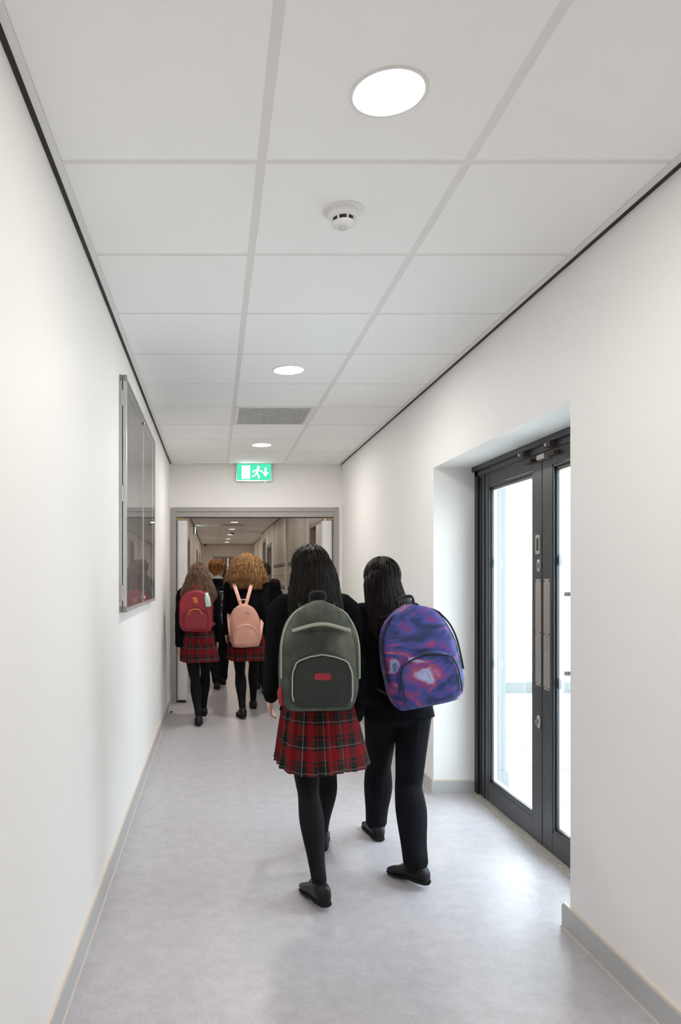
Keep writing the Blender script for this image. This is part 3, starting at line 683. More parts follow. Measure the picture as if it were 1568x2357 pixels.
# ---------------- exit signs
def exit_sign(loc, label, rot=0):
    t = thing('exit_sign', label, 'exit sign', loc); t.rotation_euler = (0, 0, rot)
    Wd, Hd, D = 0.392, 0.196, 0.045        # faces -Y, hangs downwards from origin
    part('sign_housing', box(-Wd/2, Wd/2, -D, 0, -Hd, 0, bev=0.004), 'alu', t)
    f = part('sign_panel', box(-Wd/2+0.010, Wd/2-0.010, -D-0.003, -D+0.001, -Hd+0.012, -0.010), 'sign_green', t)
    b = bmesh.new(); y0, y1 = -D-0.005, -D-0.0028
    def poly(pts):
        loft(b, [[Vector((p, y0, q)) for p, q in pts], [Vector((p, y1, q)) for p, q in pts]])
    poly([(-0.135, -0.170), (-0.045, -0.170), (-0.045, -0.028), (-0.135, -0.028)])            # doorway
    ox = 0.035
    # running figure
    cy_ = [(ox+0.012+0.014*math.cos(a*PI/8), -0.044+0.014*math.sin(a*PI/8)) for a in range(16)]; poly(cy_)
    poly([(ox-0.012, -0.064), (ox+0.016, -0.060), (ox+0.004, -0.112), (ox-0.018, -0.108)])
    poly([(ox-0.018, -0.106), (ox-0.002, -0.112), (ox+0.022, -0.132), (ox+0.016, -0.142), (ox-0.016, -0.120)])
    poly([(ox+0.012, -0.130), (ox+0.022, -0.134), (ox+0.024, -0.168), (ox+0.012, -0.168)])
    poly([(ox-0.018, -0.108), (ox-0.006, -0.116), (ox-0.034, -0.146), (ox-0.062, -0.150), (ox-0.062, -0.140), (ox-0.038, -0.136)])
    poly([(ox-0.010, -0.062), (ox-0.014, -0.074), (ox-0.048, -0.078), (ox-0.054, -0.104), (ox-0.044, -0.106), (ox-0.040, -0.088), (ox-0.010, -0.084)])
    poly([(ox+0.012, -0.064), (ox+0.018, -0.078), (ox+0.040, -0.098), (ox+0.058, -0.090), (ox+0.056, -0.080), (ox+0.040, -0.086)])
    # arrow pointing down to the doorway
    ax = 0.125
    poly([(ax-0.010, -0.050), (ax+0.010, -0.050), (ax+0.010, -0.105), (ax-0.010, -0.105)])
    poly([(ax-0.034, -0.100), (ax+0.034, -0.100), (ax, -0.145)])
    part('pictogram', b, 'sign_white', f)
    b = bmesh.new(); cyl(b, (0.125, -D*0.6, -Hd-0.003), 0.005, 0.008, 'Z', 12); part('indicator', b, 'sign_led', t, True)
    for k in (-1, 1): part('lens_strip', box(k*0.052-0.044, k*0.052+0.044, -D*0.8, -D*0.3, -Hd-0.003, -Hd+0.001), 'white_plastic', t)
    return t
exit_sign((0.434, YF, H-0.004), 'lit green and white exit sign on the wall above the doorway')
exit_sign((XL2, 17.7, H-0.02), 'small pale green exit sign on the left wall seen through the doorway', -PI/2+PI)

# ---------------- notice board
t = thing('notice_board', 'aluminium framed glazed notice board with two hinged doors on the left wall', 'notice board', (XL, 3.73, 1.213))
LY, LZ = 1.82, 1.227
b = bmesh.new(); e = 0.022
for (p, q, z0, z1) in ((0, e, 0, LZ), (LY-e, LY, 0, LZ), (e, LY-e, 0, e), (e, LY-e, LZ-e, LZ)): bx(b, 0.0, 0.0135, p, q, z0, z1, bev=0.001)
fr_ = part('case_frame', b, 'alu', t)
part('gap_shade', box(0.013, 0.019, 0.005, LY-0.005, 0.005, 0.018), 'gasket_and_shade', fr_); part('gap_shade', box(0.013, 0.019, 0.005, 0.018, 0.018, LZ-0.005), 'gasket_and_shade', fr_)  # black strips put the shade between case and doors into colour
part('pinboard', box(0.001, 0.006, e, LY-e, e, LZ-e), 'felt', t)
for zz in (0.0, LZ-0.03): part('corner_cap', box(0.0, 0.0145, -0.001, 0.03, zz-0.001, zz+0.031), 'alu_cap', fr_)
for (p, q, dn) in ((0.0, LY/2-0.002, 0), (LY/2+0.002, LY, 1)):
    d = bpy.data.objects.new('case_door', None); C.objects.link(d); d.parent = t
    x0, x1 = 0.0185, 0.036; sa = 0.030 if dn == 0 else 0.008; sb = 0.008 if dn == 0 else 0.012; tb = 0.020
    b = bmesh.new()
    bx(b, x0, x1, p, p+sa, 0, LZ, bev=0.001); bx(b, x0, x1, q-sb, q, 0, LZ, bev=0.001); bx(b, x0, x1, p+sa, q-sb, 0, tb, bev=0.001); bx(b, x0, x1, p+sa, q-sb, LZ-tb*0.7, LZ, bev=0.001)
    part('door_frame', b, 'alu', d)
    part('glazing', box(x1-0.006, x1-0.003, p+sa-0.002, q-sb+0.002, tb-0.002, LZ-tb*0.7+0.002), 'board_glass', d)
    if dn == 0:
        for zz in (0.10, LZ/2, LZ-0.12): 
            b = bmesh.new(); bx(b, 0.008, 0.022, -0.004, 0.004, zz-0.04, zz+0.04, bev=0.001); cyl(b, (0.015, -0.004, zz), 0.004, 0.08, 'Z', 12); part('hinge', b, 'alu', d)
        for zz in (0.0, LZ-0.03): part('corner_cap', box(x0-0.0005, x1+0.0005, p-0.001, p+sa, zz-0.001, zz+0.031), 'alu_cap', d)
        for zz in (0.05, LZ-0.06):
            b = bmesh.new(); cyl(b, (x1+0.004, q-0.004, zz), 0.011, 0.009, 'X', 20); part('cam_lock', b, 'alu', d, True)

# ================================================================== PEOPLE
def ik(hip, ank, l1, l2, bend):
    hip, ank = Vector(hip), Vector(ank); d = ank-hip; D = min(d.length, (l1+l2)*0.999)
    a = (l1*l1-l2*l2+D*D)/(2*D); h = math.sqrt(max(l1*l1-a*a, 0))
    u = d.normalized(); bd = Vector(bend); bd = (bd-u*bd.dot(u)).normalized()
    return hip+u*a+bd*h
def shoe(parent, ank, pitch, yaw, S, laces, m='shoe'):
    """ ank in person space; sole under it """
    mt = Matrix.Translation(ank) @ Matrix.Rotation(yaw, 4, 'Z') @ Matrix.Rotation(-pitch, 4, 'X')
    def ringat(y, wd, z0, z1, n=14):
        out = []
        for k in range(n):
            a = 2*PI*k/n; c, s = math.cos(a), math.sin(a)
            out.append(mt @ Vector((wd*math.copysign(abs(c)**0.7, c), y, (z0+z1)/2+(z1-z0)/2*math.copysign(abs(s)**0.7, s))))
        return out
    A = 0.075*S
    def build(rows): 
        bm = bmesh.new(); loft(bm, [ringat(y*S, w_*S, z0*S-A, z1*S-A) for (y, w_, z0, z1) in rows]); return bm
    up = build([(-0.066, 0.012, 0.02, 0.045), (-0.062, 0.026, 0.012, 0.065), (-0.045, 0.034, 0.012, 0.085), (-0.01, 0.036, 0.012, 0.092), (0.025, 0.036, 0.012, 0.082),
                (0.06, 0.038, 0.012, 0.066), (0.10, 0.043, 0.012, 0.052), (0.135, 0.042, 0.012, 0.043), (0.16, 0.034, 0.012, 0.036), (0.175, 0.018, 0.014, 0.028)])
    sh = obj('shoe', up, m, parent, smooth=True)
    so = build([(-0.067, 0.014, 0.0, 0.020), (-0.062, 0.028, 0.0, 0.024), (-0.02, 0.0355, 0.0, 0.024), (0.02, 0.0355, 0.004, 0.022), (0.06, 0.039, 0.0, 0.020), (0.11, 0.044, 0.0, 0.018),
                (0.15, 0.039, 0.0, 0.018), (0.176, 0.022, 0.004, 0.016)])
    obj('sole', so, 'sole', sh, smooth=False)
    if laces:
        bm = bmesh.new()
        for k in range(4):
            y = (0.03+0.018*k)*S; z = (0.083-0.0075*k)*S-A
            tube(bm, [mt @ Vector((-0.022*S, y, z-0.008)), mt @ Vector((0, y+0.004, z+0.001)), mt @ Vector((0.022*S, y, z-0.008))], [0.0025]*3, 6, 3)
        for s in (-1, 1):
            tube(bm, [mt @ Vector((0, 0.03*S, 0.088*S-A)), mt @ Vector((s*0.018, 0.025*S, 0.096*S-A)), mt @ Vector((s*0.03, 0.035*S, 0.080*S-A))], [0.0025]*3, 6, 3)
        obj('lace', bm, 'lace', sh, smooth=True)
    return sh
def hand(bm, wrist, d, out, S, side, curl=0.5):
    """ d = pointing direction, out = palm normal (towards the thigh) """
    d = Vector(d).normalized(); out = Vector(out); out = (out-d*out.dot(d)).normalized(); fw = Vector((0, 1, 0)); fw = (fw-d*fw.dot(d)-out*fw.dot(out)).normalized()
    wrist = Vector(wrist)
    # palm: three fused columns
    for k, q in enumerate((-0.024, -0.008, 0.008, 0.024)):
        tube(bm, [wrist, wrist+d*0.03*S+fw*q*0.7*S, wrist+d*0.082*S+fw*q*S], [0.017*S, 0.0145*S, 0.0125*S], 10, 3, ref=out, ratio=0.85)
    lens = [0.058, 0.072, 0.078, 0.068]
    for k, q in enumerate((-0.030, -0.0105, 0.0095, 0.0295)):
        L = lens[k]*S; b0 = wrist+d*0.082*S+fw*q*S; a = curl*(1.15-0.1*k)
        d1 = (d*math.cos(a*0.5)+out*math.sin(a*0.5)); d2 = (d*math.cos(a*1.2)+out*math.sin(a*1.2)); d3 = (d*math.cos(a*1.8)+out*math.sin(a*1.8))
        p1 = b0+d1*L*0.42; p2 = p1+d2*L*0.33; p3 = p2+d3*L*0.25
        tube(bm, [b0-d*0.015, b0, p1, p2, p3], [0.0095*S, 0.0095*S, 0.0088*S, 0.0080*S, 0.0068*S], 8, 2)
    b0 = wrist+d*0.022*S+fw*0.018*S
    p1 = b0+(d*0.6+fw*0.7+out*0.25).normalized()*0.036*S; p2 = p1+(d*0.85+fw*0.35+out*0.3).normalized()*0.028*S; p3 = p2+(d*0.95+out*0.35).normalized()*0.022*S
    tube(bm, [b0, p1, p2, p3], [0.014*S, 0.0115*S, 0.0098*S, 0.008*S], 8, 2)

def person(label, loc, Hh, drop, fa, ra, fp=0.0, rp=0.25, fyaw=0.0, ryaw=0.0, lead='R', sw=1.0, yaw=0.0, lean=0.03, leanx=0.0,
           arms=((0.35, 0.25), (-0.35, 0.15)), lower='tights', skirt=None, blazer_hem=0.50, hair=None, voxel=0.006, laces=False, skin='skin', shoemat='shoe', abd=0.10, tilt=0.0, fy=0.0):
    """ fa / ra: world-ish ankle positions (x, y, z) of the leading and trailing foot, relative to loc. arms: (swing, elbow) for L, R """
    P = thing('person', label, 'person', loc); S = Hh/1.60; dz = -drop
    f = lambda k: Hh*k+dz
    hz = f(0.515)
    sy = lambda z: lean*(z-hz)/(f(0.82)-hz); sx = lambda z: leanx*(z-hz)/(f(0.82)-hz)
    hw = 0.080*S
    hl = Vector((-hw, 0, hz)); hr = Vector((hw, 0, hz))
    A = {'L': Vector(ra if lead == 'R' else fa), 'R': Vector(fa if lead == 'R' else ra)}
    Hp = {'L': hl, 'R': hr}
    K = {s: ik(Hp[s], A[s], 0.242*Hh, 0.235*Hh, (0, 1, 0.0)) for s in 'LR'}
    shz = f(0.815)
    neck = Vector((sx(shz), sy(shz)-0.005, f(0.845)))
    headc = Vector((sx(f(0.93)), sy(f(0.9))+0.012, f(0.925)))
    HM = Matrix.Translation(headc) @ Matrix.Rotation(yaw, 4, 'Z') @ Matrix.Rotation(tilt, 4, 'Y') @ Matrix.Rotation(fy, 4, 'X')
    hs = Hh*0.125/0.20*1.0
    SH = {}; EL = {}; WR = {}
    for s, k, (swg, elb) in (('L', -1, arms[0]), ('R', 1, arms[1])):
        sh = Vector((k*0.155*S*sw+sx(shz), sy(shz)-0.01, shz-0.01*S))
        ab = abd*k
        d1 = Vector((math.sin(ab), math.sin(swg), -math.cos(swg))).normalized()
        d2 = Vector((math.sin(ab)*0.3, math.sin(swg+elb), -math.cos(swg+elb))).normalized()
        SH[s] = sh; EL[s] = sh+d1*0.172*Hh; WR[s] = EL[s]+d2*0.150*Hh
    def legs(bm, g, top=True, ank_r=None, wide=0.0):
        for s in 'LR':
            hp, kn, an = Hp[s], K[s], A[s]
            mid = (kn+an)/2+Vector((0, -0.012*S, 0.02))
            rr = [0.080*S+g, 0.068*S+g, 0.050*S+g, 0.044*S+g, 0.051*S+g, 0.033*S+g, (0.028*S+g) if ank_r is None else ank_r]
            if wide: rr = [r+wide*t for r, t in zip(rr, (0.0, 0.05, 0.4, 0.7, 0.75, 1.0, 0))]
            tube(bm, [hp+Vector((0, 0, -0.01)), hp.lerp(kn, 0.4), hp.lerp(kn, 0.85), kn, kn.lerp(an, 0.3)+Vector((0, -0.012*S, 0)), kn.lerp(an, 0.72), an+Vector((0, 0, 0.012))], rr, 16, 4)
        if top:
            vtorso(bm, [(hz-0.07*S, 0, 0, 0.10*S+g, 0.07*S+g), (hz, 0, -0.01, 0.150*S+g, 0.098*S+g), (hz+0.06*S, sx(hz+.06), 0, 0.145*S+g, 0.092*S+g), (f(0.60), sx(f(.6)), sy(f(.6)), 0.118*S+g, 0.080*S+g)], sub=4)
    # ---- body
    bm = bmesh.new()
    legs(bm, 0.0)
    vtorso(bm, [(f(0.56), 0, 0, 0.13*S, 0.085*S), (f(0.62), sx(f(.62)), sy(f(.62)), 0.112*S, 0.078*S), (f(0.70), sx(f(.70)), sy(f(.70)), 0.130*S, 0.088*S), (f(0.77), sx(f(.77)), sy(f(.77)), 0.142*S, 0.085*S),
                (f(0.81), sx(shz), sy(shz), 0.125*S, 0.065*S), (f(0.84), neck.x, neck.y, 0.058*S, 0.05*S)])
    tube(bm, [neck+Vector((0, 0, -0.05)), neck, headc+Vector((0, -0.01, -0.03))], [0.058*S, 0.047*S, 0.048*S], 14)
    for s, k in (('L', -1), ('R', 1)):
        tube(bm, [Vector((SH[s].x*0.6+sx(shz)*0.4, SH[s].y, SH[s].z+0.01)), SH[s], SH[s].lerp(EL[s], 0.5), EL[s], EL[s].lerp(WR[s], 0.4), WR[s]], [0.05*S, 0.047*S, 0.040*S, 0.034*S, 0.032*S, 0.023*S], 12)
        d = (WR[s]-EL[s]).normalized()
        hand(bm, WR[s], d, (-k, 0.15, 0), S, k, 0.55)
        an = A[s]; pit = fp if (s == lead) else rp; yw = fyaw if (s == lead) else ryaw
        mt = Matrix.Translation(an) @ Matrix.Rotation(yw, 4, 'Z') @ Matrix.Rotation(-pit, 4, 'X')
        tube(bm, [mt @ Vector((0, -0.03*S, -0.03*S)), mt @ Vector((0, 0.03*S, -0.028*S)), mt @ Vector((0, 0.11*S, -0.045*S))], [0.030*S, 0.031*S, 0.022*S], 10)
    q = hs
    ell(bm, (0, -0.012*q, 0.022*q), (0.074*q, 0.094*q, 0.088*q), HM, 20)
    ell(bm, (0, 0.022*q, -0.035*q), (0.056*q, 0.064*q, 0.070*q), HM, 18)
    ell(bm, (0, 0.052*q, -0.082*q), (0.026*q, 0.024*q, 0.022*q), HM)
    tube(bm, [HM @ Vector((0, 0.080*q, 0.004*q)), HM @ Vector((0, 0.094*q, -0.020*q)), HM @ Vector((0, 0.097*q, -0.032*q))], [0.008*q, 0.011*q, 0.013*q], 8)
    ell(bm, (0, 0.080*q, -0.057*q), (0.022*q, 0.010*q, 0.008*q), HM)
    for k in (-1, 1):
        ell(bm, (k*0.028*q, 0.072*q, 0.018*q), (0.020*q, 0.012*q, 0.008*q), HM)
        ell(bm, (k*0.074*q, -0.006*q, -0.012*q), (0.010*q, 0.018*q, 0.030*q), HM)
        ell(bm, (k*0.036*q, 0.062*q, -0.028*q), (0.020*q, 0.016*q, 0.018*q), HM)
    body = remesh('body', bm, skin, P, max(voxel*0.8, 0.0048), 3)
    for k in (-1, 1):
        bm = bmesh.new(); ell(bm, (k*0.030*q, 0.073*q, 0.000*q), (0.0115*q, 0.010*q, 0.0095*q), HM); e = part('eye', bm, 'eye', P, True)
        bm = bmesh.new(); ell(bm, (k*0.030*q, 0.0815*q, 0.000*q), (0.0055*q, 0.003*q, 0.0055*q), HM); part('iris', bm, 'hair_dark', e, True)
    # ---- lower clothing
    bm = bmesh.new()
    if lower == 'tights': legs(bm, 0.005); remesh('tights', bm, 'tights', P, voxel, 4)
    else: legs(bm, 0.012, ank_r=0.058*S, wide=0.016); remesh('trousers', bm, 'trousers', P, voxel, 4)
    for s in 'LR':
        pit = fp if (s == lead) else rp; yw = fyaw if (s == lead) else ryaw
        shoe(P, A[s], pit, yw, S, laces, shoemat)
    # ---- skirt
    if skirt:
        ztop, zbot, rx, ry, ycen, flare = skirt
        bm = bmesh.new(); uvl = bm.loops.layers.uv.new('UVMap'); n = 240; m_ = 22; vs2 = []; npl = 22
        for j in range(m_+1):
            t_ = j/m_; z = ztop+(zbot-ztop)*t_; row = []
            wx = (0.122*S+0.01)*(1-t_**0.75)+rx*t_**0.75; wy = (0.092*S+0.012)*(1-t_**0.75)+ry*t_**0.75
            for i in range(n):
                a = 2*PI*i/n; ph = (a*npl/(2*PI)) % 1.0
                pl = (0.014*t_+0.004)*((ph/0.85) if ph < 0.85 else (1-(ph-0.85)/0.15))
                fl = flare*t_*t_*(0.5*math.sin(3*a+1.0)+0.35*math.sin(5*a+2.2))
                row.append(bm.verts.new((math.cos(a)*(wx+pl+fl), ycen*t_+math.sin(a)*(wy+pl+fl), z+t_*t_*0.25*flare*math.sin(4*a+0.5))))
            vs2.append(row)
        for j in range(m_):
            for i in range(n):
                fc = bm.faces.new((vs2[j][i], vs2[j][(i+1) % n], vs2[j+1][(i+1) % n], vs2[j+1][i]))
                for lp, (ii, jj) in zip(fc.loops, ((i, j), (i+1, j), (i+1, j+1), (i, j+1))):
                    lp[uvl].uv = (ii/n*13.0, (ztop-(ztop+(zbot-ztop)*jj/m_))/0.105)
        o = obj('skirt', bm, 'tartan', P, smooth=False)
        so = o.modifiers.new('thick', 'SOLIDIFY'); so.thickness = 0.003; so.offset = 1
    # ---- blazer
    bm = bmesh.new(); g = 0.016
    zb = f(blazer_hem)
    vtorso(bm, [(zb, 0, 0.0, 0.168*S+g, 0.112*S+g), (f(0.55), 0, 0, 0.150*S+g, 0.102*S+g), (f(0.62), sx(f(.62)), sy(f(.62)), 0.130*S+g, 0.090*S+g), (f(0.70), sx(f(.70)), sy(f(.70)), 0.142*S+g, 0.100*S+g),
                (f(0.77), sx(f(.77)), sy(f(.77)), 0.150*S+g, 0.096*S+g), (f(0.81), sx(shz), sy(shz), 0.136*S+g, 0.074*S+g), (f(0.835), neck.x, neck.y, 0.070*S+g, 0.060*S+g), (f(0.855), neck.x, neck.y, 0.050*S+g*0.6, 0.046*S+g*0.6)])
    for s in 'LR':
        cuff = EL[s].lerp(WR[s], 0.93)
        tube(bm, [Vector((SH[s].x*0.55+sx(shz)*0.45, SH[s].y, SH[s].z+0.012)), SH[s]+Vector((0, 0, 0.002)), SH[s].lerp(EL[s], 0.5), EL[s], EL[s].lerp(cuff, 0.5), cuff], [0.060*S, 0.063*S, 0.056*S, 0.050*S, 0.047*S, 0.042*S], 16, round_ends=True)
    remesh('blazer', bm, 'blazer', P, voxel, 3, extra=lambda me: [setattr(v, 'co', v.co+Vector(noise.noise_vector(v.co*9.0))*0.007) for v in me.vertices])
    bm = bmesh.new()
    tube(bm, [neck+Vector((-0.055*S, 0.045, 0.0)), neck+Vector((-0.056*S, -0.02, 0.022)), neck+Vector((0, -0.056*S, 0.032)), neck+Vector((0.056*S, -0.02, 0.022)), neck+Vector((0.055*S, 0.045, 0.0))], [0.012]*5, 8, 5, ref=(0, 0, 1), ratio=1.3)
    part('shirt_collar', bm, 'door_white', P, True)
    # ---- hair
    if hair:
        kind, hm, prof, ns = hair
        rnd = random.Random(len(label))
        bm = bmesh.new(); cap_c = Vector((0, -0.020*q, 0.030*q)); cr = Vector((0.086*q, 0.100*q, 0.094*q))
        ell(bm, cap_c, cr, HM, 24)
        if prof:
            rows_ = [(headc.z+z*q, headc.x+cx*q, headc.y+c_*q, rx_*q, ry_*q) for (z, cx, c_, rx_, ry_) in prof]
            vtorso(bm, rows_, n=28)
        else:
            ell(bm, (0, -0.042*q, 0.0*q), (0.078*q, 0.070*q, 0.070*q), HM, 20)
        ho = remesh('hair', bm, hm, P, voxel*0.9, 4, extra=lambda me: [setattr(v, 'co', v.co+Vector(noise.noise_vector(Vector((v.co.x*40, v.co.y*40, v.co.z*(25 if kind == 'curly' else 6)))))*(0.008 if kind == 'curly' else 0.005)) for v in me.vertices])
        bm = bmesh.new()
        if prof:
            R_ = [(z, c0, c, rx_, ry_) for z, c0, c, rx_, ry_ in prof]
            def at(z):
                for i in range(len(R_)-1):
                    if R_[i][0] >= z >= R_[i+1][0]:
                        t_ = (R_[i][0]-z)/(R_[i][0]-R_[i+1][0]); return [R_[i][j]*(1-t_)+R_[i+1][j]*t_ for j in range(1, 5)]
                return list(R_[-1][1:]) if z < R_[-1][0] else list(R_[0][1:])
            zt, ze = R_[0][0], R_[-1][0]
            for i in range(ns):
                th = rnd.uniform(PI*0.93, PI*2.07); pts = []; ph = rnd.uniform(0, 6.28); sc = rnd.uniform(0.95, 1.15) if kind == 'curly' else rnd.uniform(0.97, 1.05); fq = rnd.uniform(14, 30)
                z0 = rnd.uniform(zt*0.1, zt); z1 = ze*(rnd.uniform(0.55, 1.22) if kind == 'curly' else rnd.uniform(0.80, 1.06))-0.02
                tw = rnd.uniform(-0.12, 0.12)
                for k in range(13):
                    u = k/12; z = z0+(z1-z0)*u; c0, c, rx_, ry_ = at(z); a = th+tw*u
                    wob = (0.020 if kind == 'curly' else 0.006)*math.sin(ph+u*(fq if kind == 'curly' else 7))
                    s_ = sc*(1+(0.10 if kind == 'curly' else 0.03)*rnd.random())
                    pts.append(Vector((headc.x+(c0+rx_*s_*math.cos(a)+wob)*q, headc.y+(c+ry_*s_*math.sin(a)+wob*0.5)*q, headc.z+z*q)))
                tube(bm, pts, [0.003]+[0.0042]*10+[0.003, 0.001], 5, 1, round_ends=False)
        for i in range(ns//2 if prof else ns):
            a = rnd.uniform(0, 2*PI); e0 = rnd.uniform(0.1, 1.45) ; pts = []
            for k in range(5):
                e1 = e0-k*(0.18 if not prof else 0.3); rr_ = 1.02+((0.16*k/4*rnd.random()+0.06*rnd.random()) if not prof else (0.05*rnd.random()+0.10*k/4*rnd.random() if kind == 'curly' else 0.02))
                v = Vector((cr.x*math.cos(e1)*math.cos(a), cr.y*math.cos(e1)*math.sin(a), cr.z*math.sin(e1)))*rr_
                if v.y > 0.045*q and v.z < 0.02*q: break
                pts.append(HM @ (cap_c+v))
            if len(pts) > 2: tube(bm, pts, [0.0045]*(len(pts)-1)+[0.001], 5, 1, round_ends=False)
        part('hair_strands', bm, hm, ho, True)
    return P, dict(S=S, SH=SH, hz=hz, neck=neck, f=f, sy=sy, sx=sx)

def backpack(label, loc, wd, ht, dp, m, m2, mtrim, rotz=0.0, roll=0.0, shoulders=None, strap='std', smat=None, group=None, emblem=None, arch=0.45, pocket=True, wtop=0.62):
    """ origin at bottom centre of the bag, wearer towards +Y. shoulders: list of (x, y, z) of shoulder tops in bag space """
    t = thing('backpack', label, 'backpack', loc, group); t.rotation_euler = (0, roll, rotz)
    def halfw(u):        # u 0..1 height
        base = wd/2*(0.90+0.10*min(u/0.2, 1))
        if u > 1-arch:
            s = (u-(1-arch))/arch; base *= max(0.0, (1-s**2.4))**0.5*(1-wtop*0.12*s)
        return base
    def shell(y0, depth, z0, h_, wscale, bm, nseg=26, nr=36):
        rings = []
        for j in range(nseg+1):
            u = j/nseg; uu = min(max(u, 0.004), 0.996)
            hw_ = halfw(uu)*wscale; edge = min(1, (min(uu, 0.5)/0.09))**0.5*min(1, ((1-uu)/0.06))**0.35
            dd = depth/2*(0.72+0.28*edge)*(1.0-0.35*max(0, uu-0.45)/0.55)
            hw_ *= (0.86+0.14*edge); ring = []
            for k in range(nr):
                a = 2*PI*k/nr; c, s = math.cos(a), math.sin(a)
                x = hw_*math.copysign(abs(c)**0.62, c); y = dd*math.copysign(abs(s)**0.62, s)
                ring.append(Vector((x, y0-(0 if s > 0 else 0.0)+y, z0+h_*uu)))
            rings.append(ring)
        loft(bm, rings)
    bm = bmesh.new(); shell(0, dp, 0, ht, 1.0, bm)
    for v in bm.verts: v.co += Vector(noise.noise_vector(v.co*8+Vector((wd*50, 0, 0))))*0.008
    body = part('bag_body', bm, m, t, True)
    if pocket:
        bm = bmesh.new(); shell(-dp*0.48, dp*0.42, ht*0.05, ht*0.50, 0.80, bm)
        for v in bm.verts: v.co += Vector(noise.noise_vector(v.co*9+Vector((5, wd*30, 0))))*0.006
        pk = part('front_pocket', bm, m2, t, True)
        bm = bmesh.new(); pts = []
        for k in range(17):
            u = 0.12+0.83*(k/8 if k <= 8 else (16-k)/8); s = -1 if k <= 8 else 1
            if k == 8: s = 0
            pts.append(Vector((s*halfw(min(u, 0.995))*0.80*0.93, -dp*0.66+0.004*abs(u), ht*0.05+ht*0.50*u)))
        tube(bm, pts, [0.0035]*17, 6, 2); part('pocket_zip', bm, mtrim, pk, True)
    bm = bmesh.new(); pts = []
    for k in range(21):
        u = 0.30+0.69*(k/10 if k <= 10 else (20-k)/10); s = -1 if k < 10 else (0 if k == 10 else 1)
        pts.append(Vector((s*halfw(min(u, 0.98))*0.985, -dp*0.30*(1-0.35*max(0, u-0.45)/0.55), ht*u*0.995)))
    tube(bm, pts, [0.0045]*21, 6, 2); part('piping', bm, mtrim, t, True)
    bm = bmesh.new(); tube(bm, [(-0.035, dp*0.25, ht*0.97), (-0.03, dp*0.22, ht+0.035), (0.03, dp*0.22, ht+0.035), (0.035, dp*0.25, ht*0.97)], [0.006]*4, 8, 5, ref=(0, 0, 1)); part('carry_loop', bm, smat or mtrim, t, True)
    if shoulders:
        for (sx_, sy_, sz_) in shoulders:
            k = 1 if sx_ > 0 else -1; bm = bmesh.new()
            if strap == 'long':
                pts = [(k*0.02, dp*0.20, ht*0.93), ((k*0.02+sx_)/2, dp*0.42, (ht+sz_)/2-0.02), (sx_*0.94, sy_-0.095, sz_-0.03), (sx_, sy_-0.02, sz_+0.028), (sx_, sy_+0.08, sz_-0.02), (sx_*1.05, sy_+0.115, sz_-0.13), (sx_*1.5, sy_+0.09, sz_-0.30), (sx_*1.72, sy_-0.03, sz_-0.38), (k*wd*0.46, dp*0.2, ht*0.16)]
                tube(bm, pts, [0.019]*9, 10, 5, ref=(0, 1, 0.4), ratio=0.28)
            else:
                pts = [(k*0.05, dp*0.42, ht*0.90), (sx_*0.85, sy_-0.10, sz_-0.04), (sx_, sy_-0.02, sz_+0.030), (sx_, sy_+0.09, sz_-0.03), (sx_*1.05, sy_+0.118, sz_-0.16), (sx_*1.45, sy_+0.06, sz_-0.31), (sx_*1.45, sy_-0.06, sz_-0.36), (k*wd*0.45, dp*0.2, ht*0.12)]
                tube(bm, pts, [0.028]*5+[0.018]*3, 10, 5, ref=(0, 1, 0.4), ratio=0.25)
            part('shoulder_strap', bm, smat or m, t, True)
    if emblem: emblem(t, wd, ht, dp)
    return t

def shoulder_list(loc, info, bagloc):
    out = []
    for s in 'LR':
        v = info['SH'][s]; out.append((loc[0]+v.x*0.62+info['sx'](v.z)*0.38-bagloc[0], loc[1]+v.y-bagloc[1], loc[2]+v.z+0.062-bagloc[2]-0.0))
    return out

LONG = [(0.06, 0, -0.035, 0.074, 0.078), (0.0, 0, -0.048, 0.094, 0.078), (-0.06, 0, -0.066, 0.104, 0.066), (-0.12, 0, -0.092, 0.112, 0.052), (-0.19, 0, -0.112, 0.118, 0.042), (-0.26, 0, -0.124, 0.108, 0.034), (-0.31, 0, -0.126, 0.075, 0.022)]
# --- P1 nearest girl
loc = (0.485, 3.40, 0)
P1, i1 = person('nearest person, long black hair, black blazer, red tartan skirt and black tights, striding away', loc, 1.60, 0.055,
                (0.068, 0.32, 0.078), (-0.040, -0.335, 0.092), 0.0, 0.10, -0.15, 0.25, 'R', yaw=-0.5, lean=0.05, leanx=-0.01,
                arms=((0.30, 0.35), (-0.25, 0.35)), skirt=(0.93, 0.525, 0.200, 0.215, -0.02, 0.035), blazer_hem=0.515,
                hair=('long', 'hair_black', LONG, 420), laces=True, voxel=0.0058)
bl = (loc[0]-0.025, loc[1]-0.215, 0.815)
def emb1(t, wd, ht, dp):
    bm = bmesh.new(); tube(bm, [(-0.12, -dp*0.47, ht*0.74), (0.0, -dp*0.56, ht*0.80), (0.12, -dp*0.46, ht*0.74)], [0.008]*3, 8, 6, ratio=0.5); part('pale_piping', bm, 'sage_l', t, True)
    bm = bmesh.new(); bx(bm, -0.035, 0.035, -dp*0.71, -dp*0.69, ht*0.30, ht*0.36, bev=0.004); part('label_patch', bm, 'red', t)
    bm = bmesh.new()
    tube(bm, [(-wd*0.47, -0.02, ht*0.22), (-wd*0.50, -0.03, ht*0.16), (-wd*0.49, -0.035, ht*0.06)], [0.010, 0.013, 0.010], 8, 4); part('keyring_charm', bm, 'red', t, True)
backpack('sage green canvas backpack with pale piping on the back of the nearest person', bl, 0.345, 0.475, 0.17, 'sage', 'sage_d', 'sage_l', shoulders=shoulder_list(loc, i1, bl), smat='sage_d', emblem=emb1)
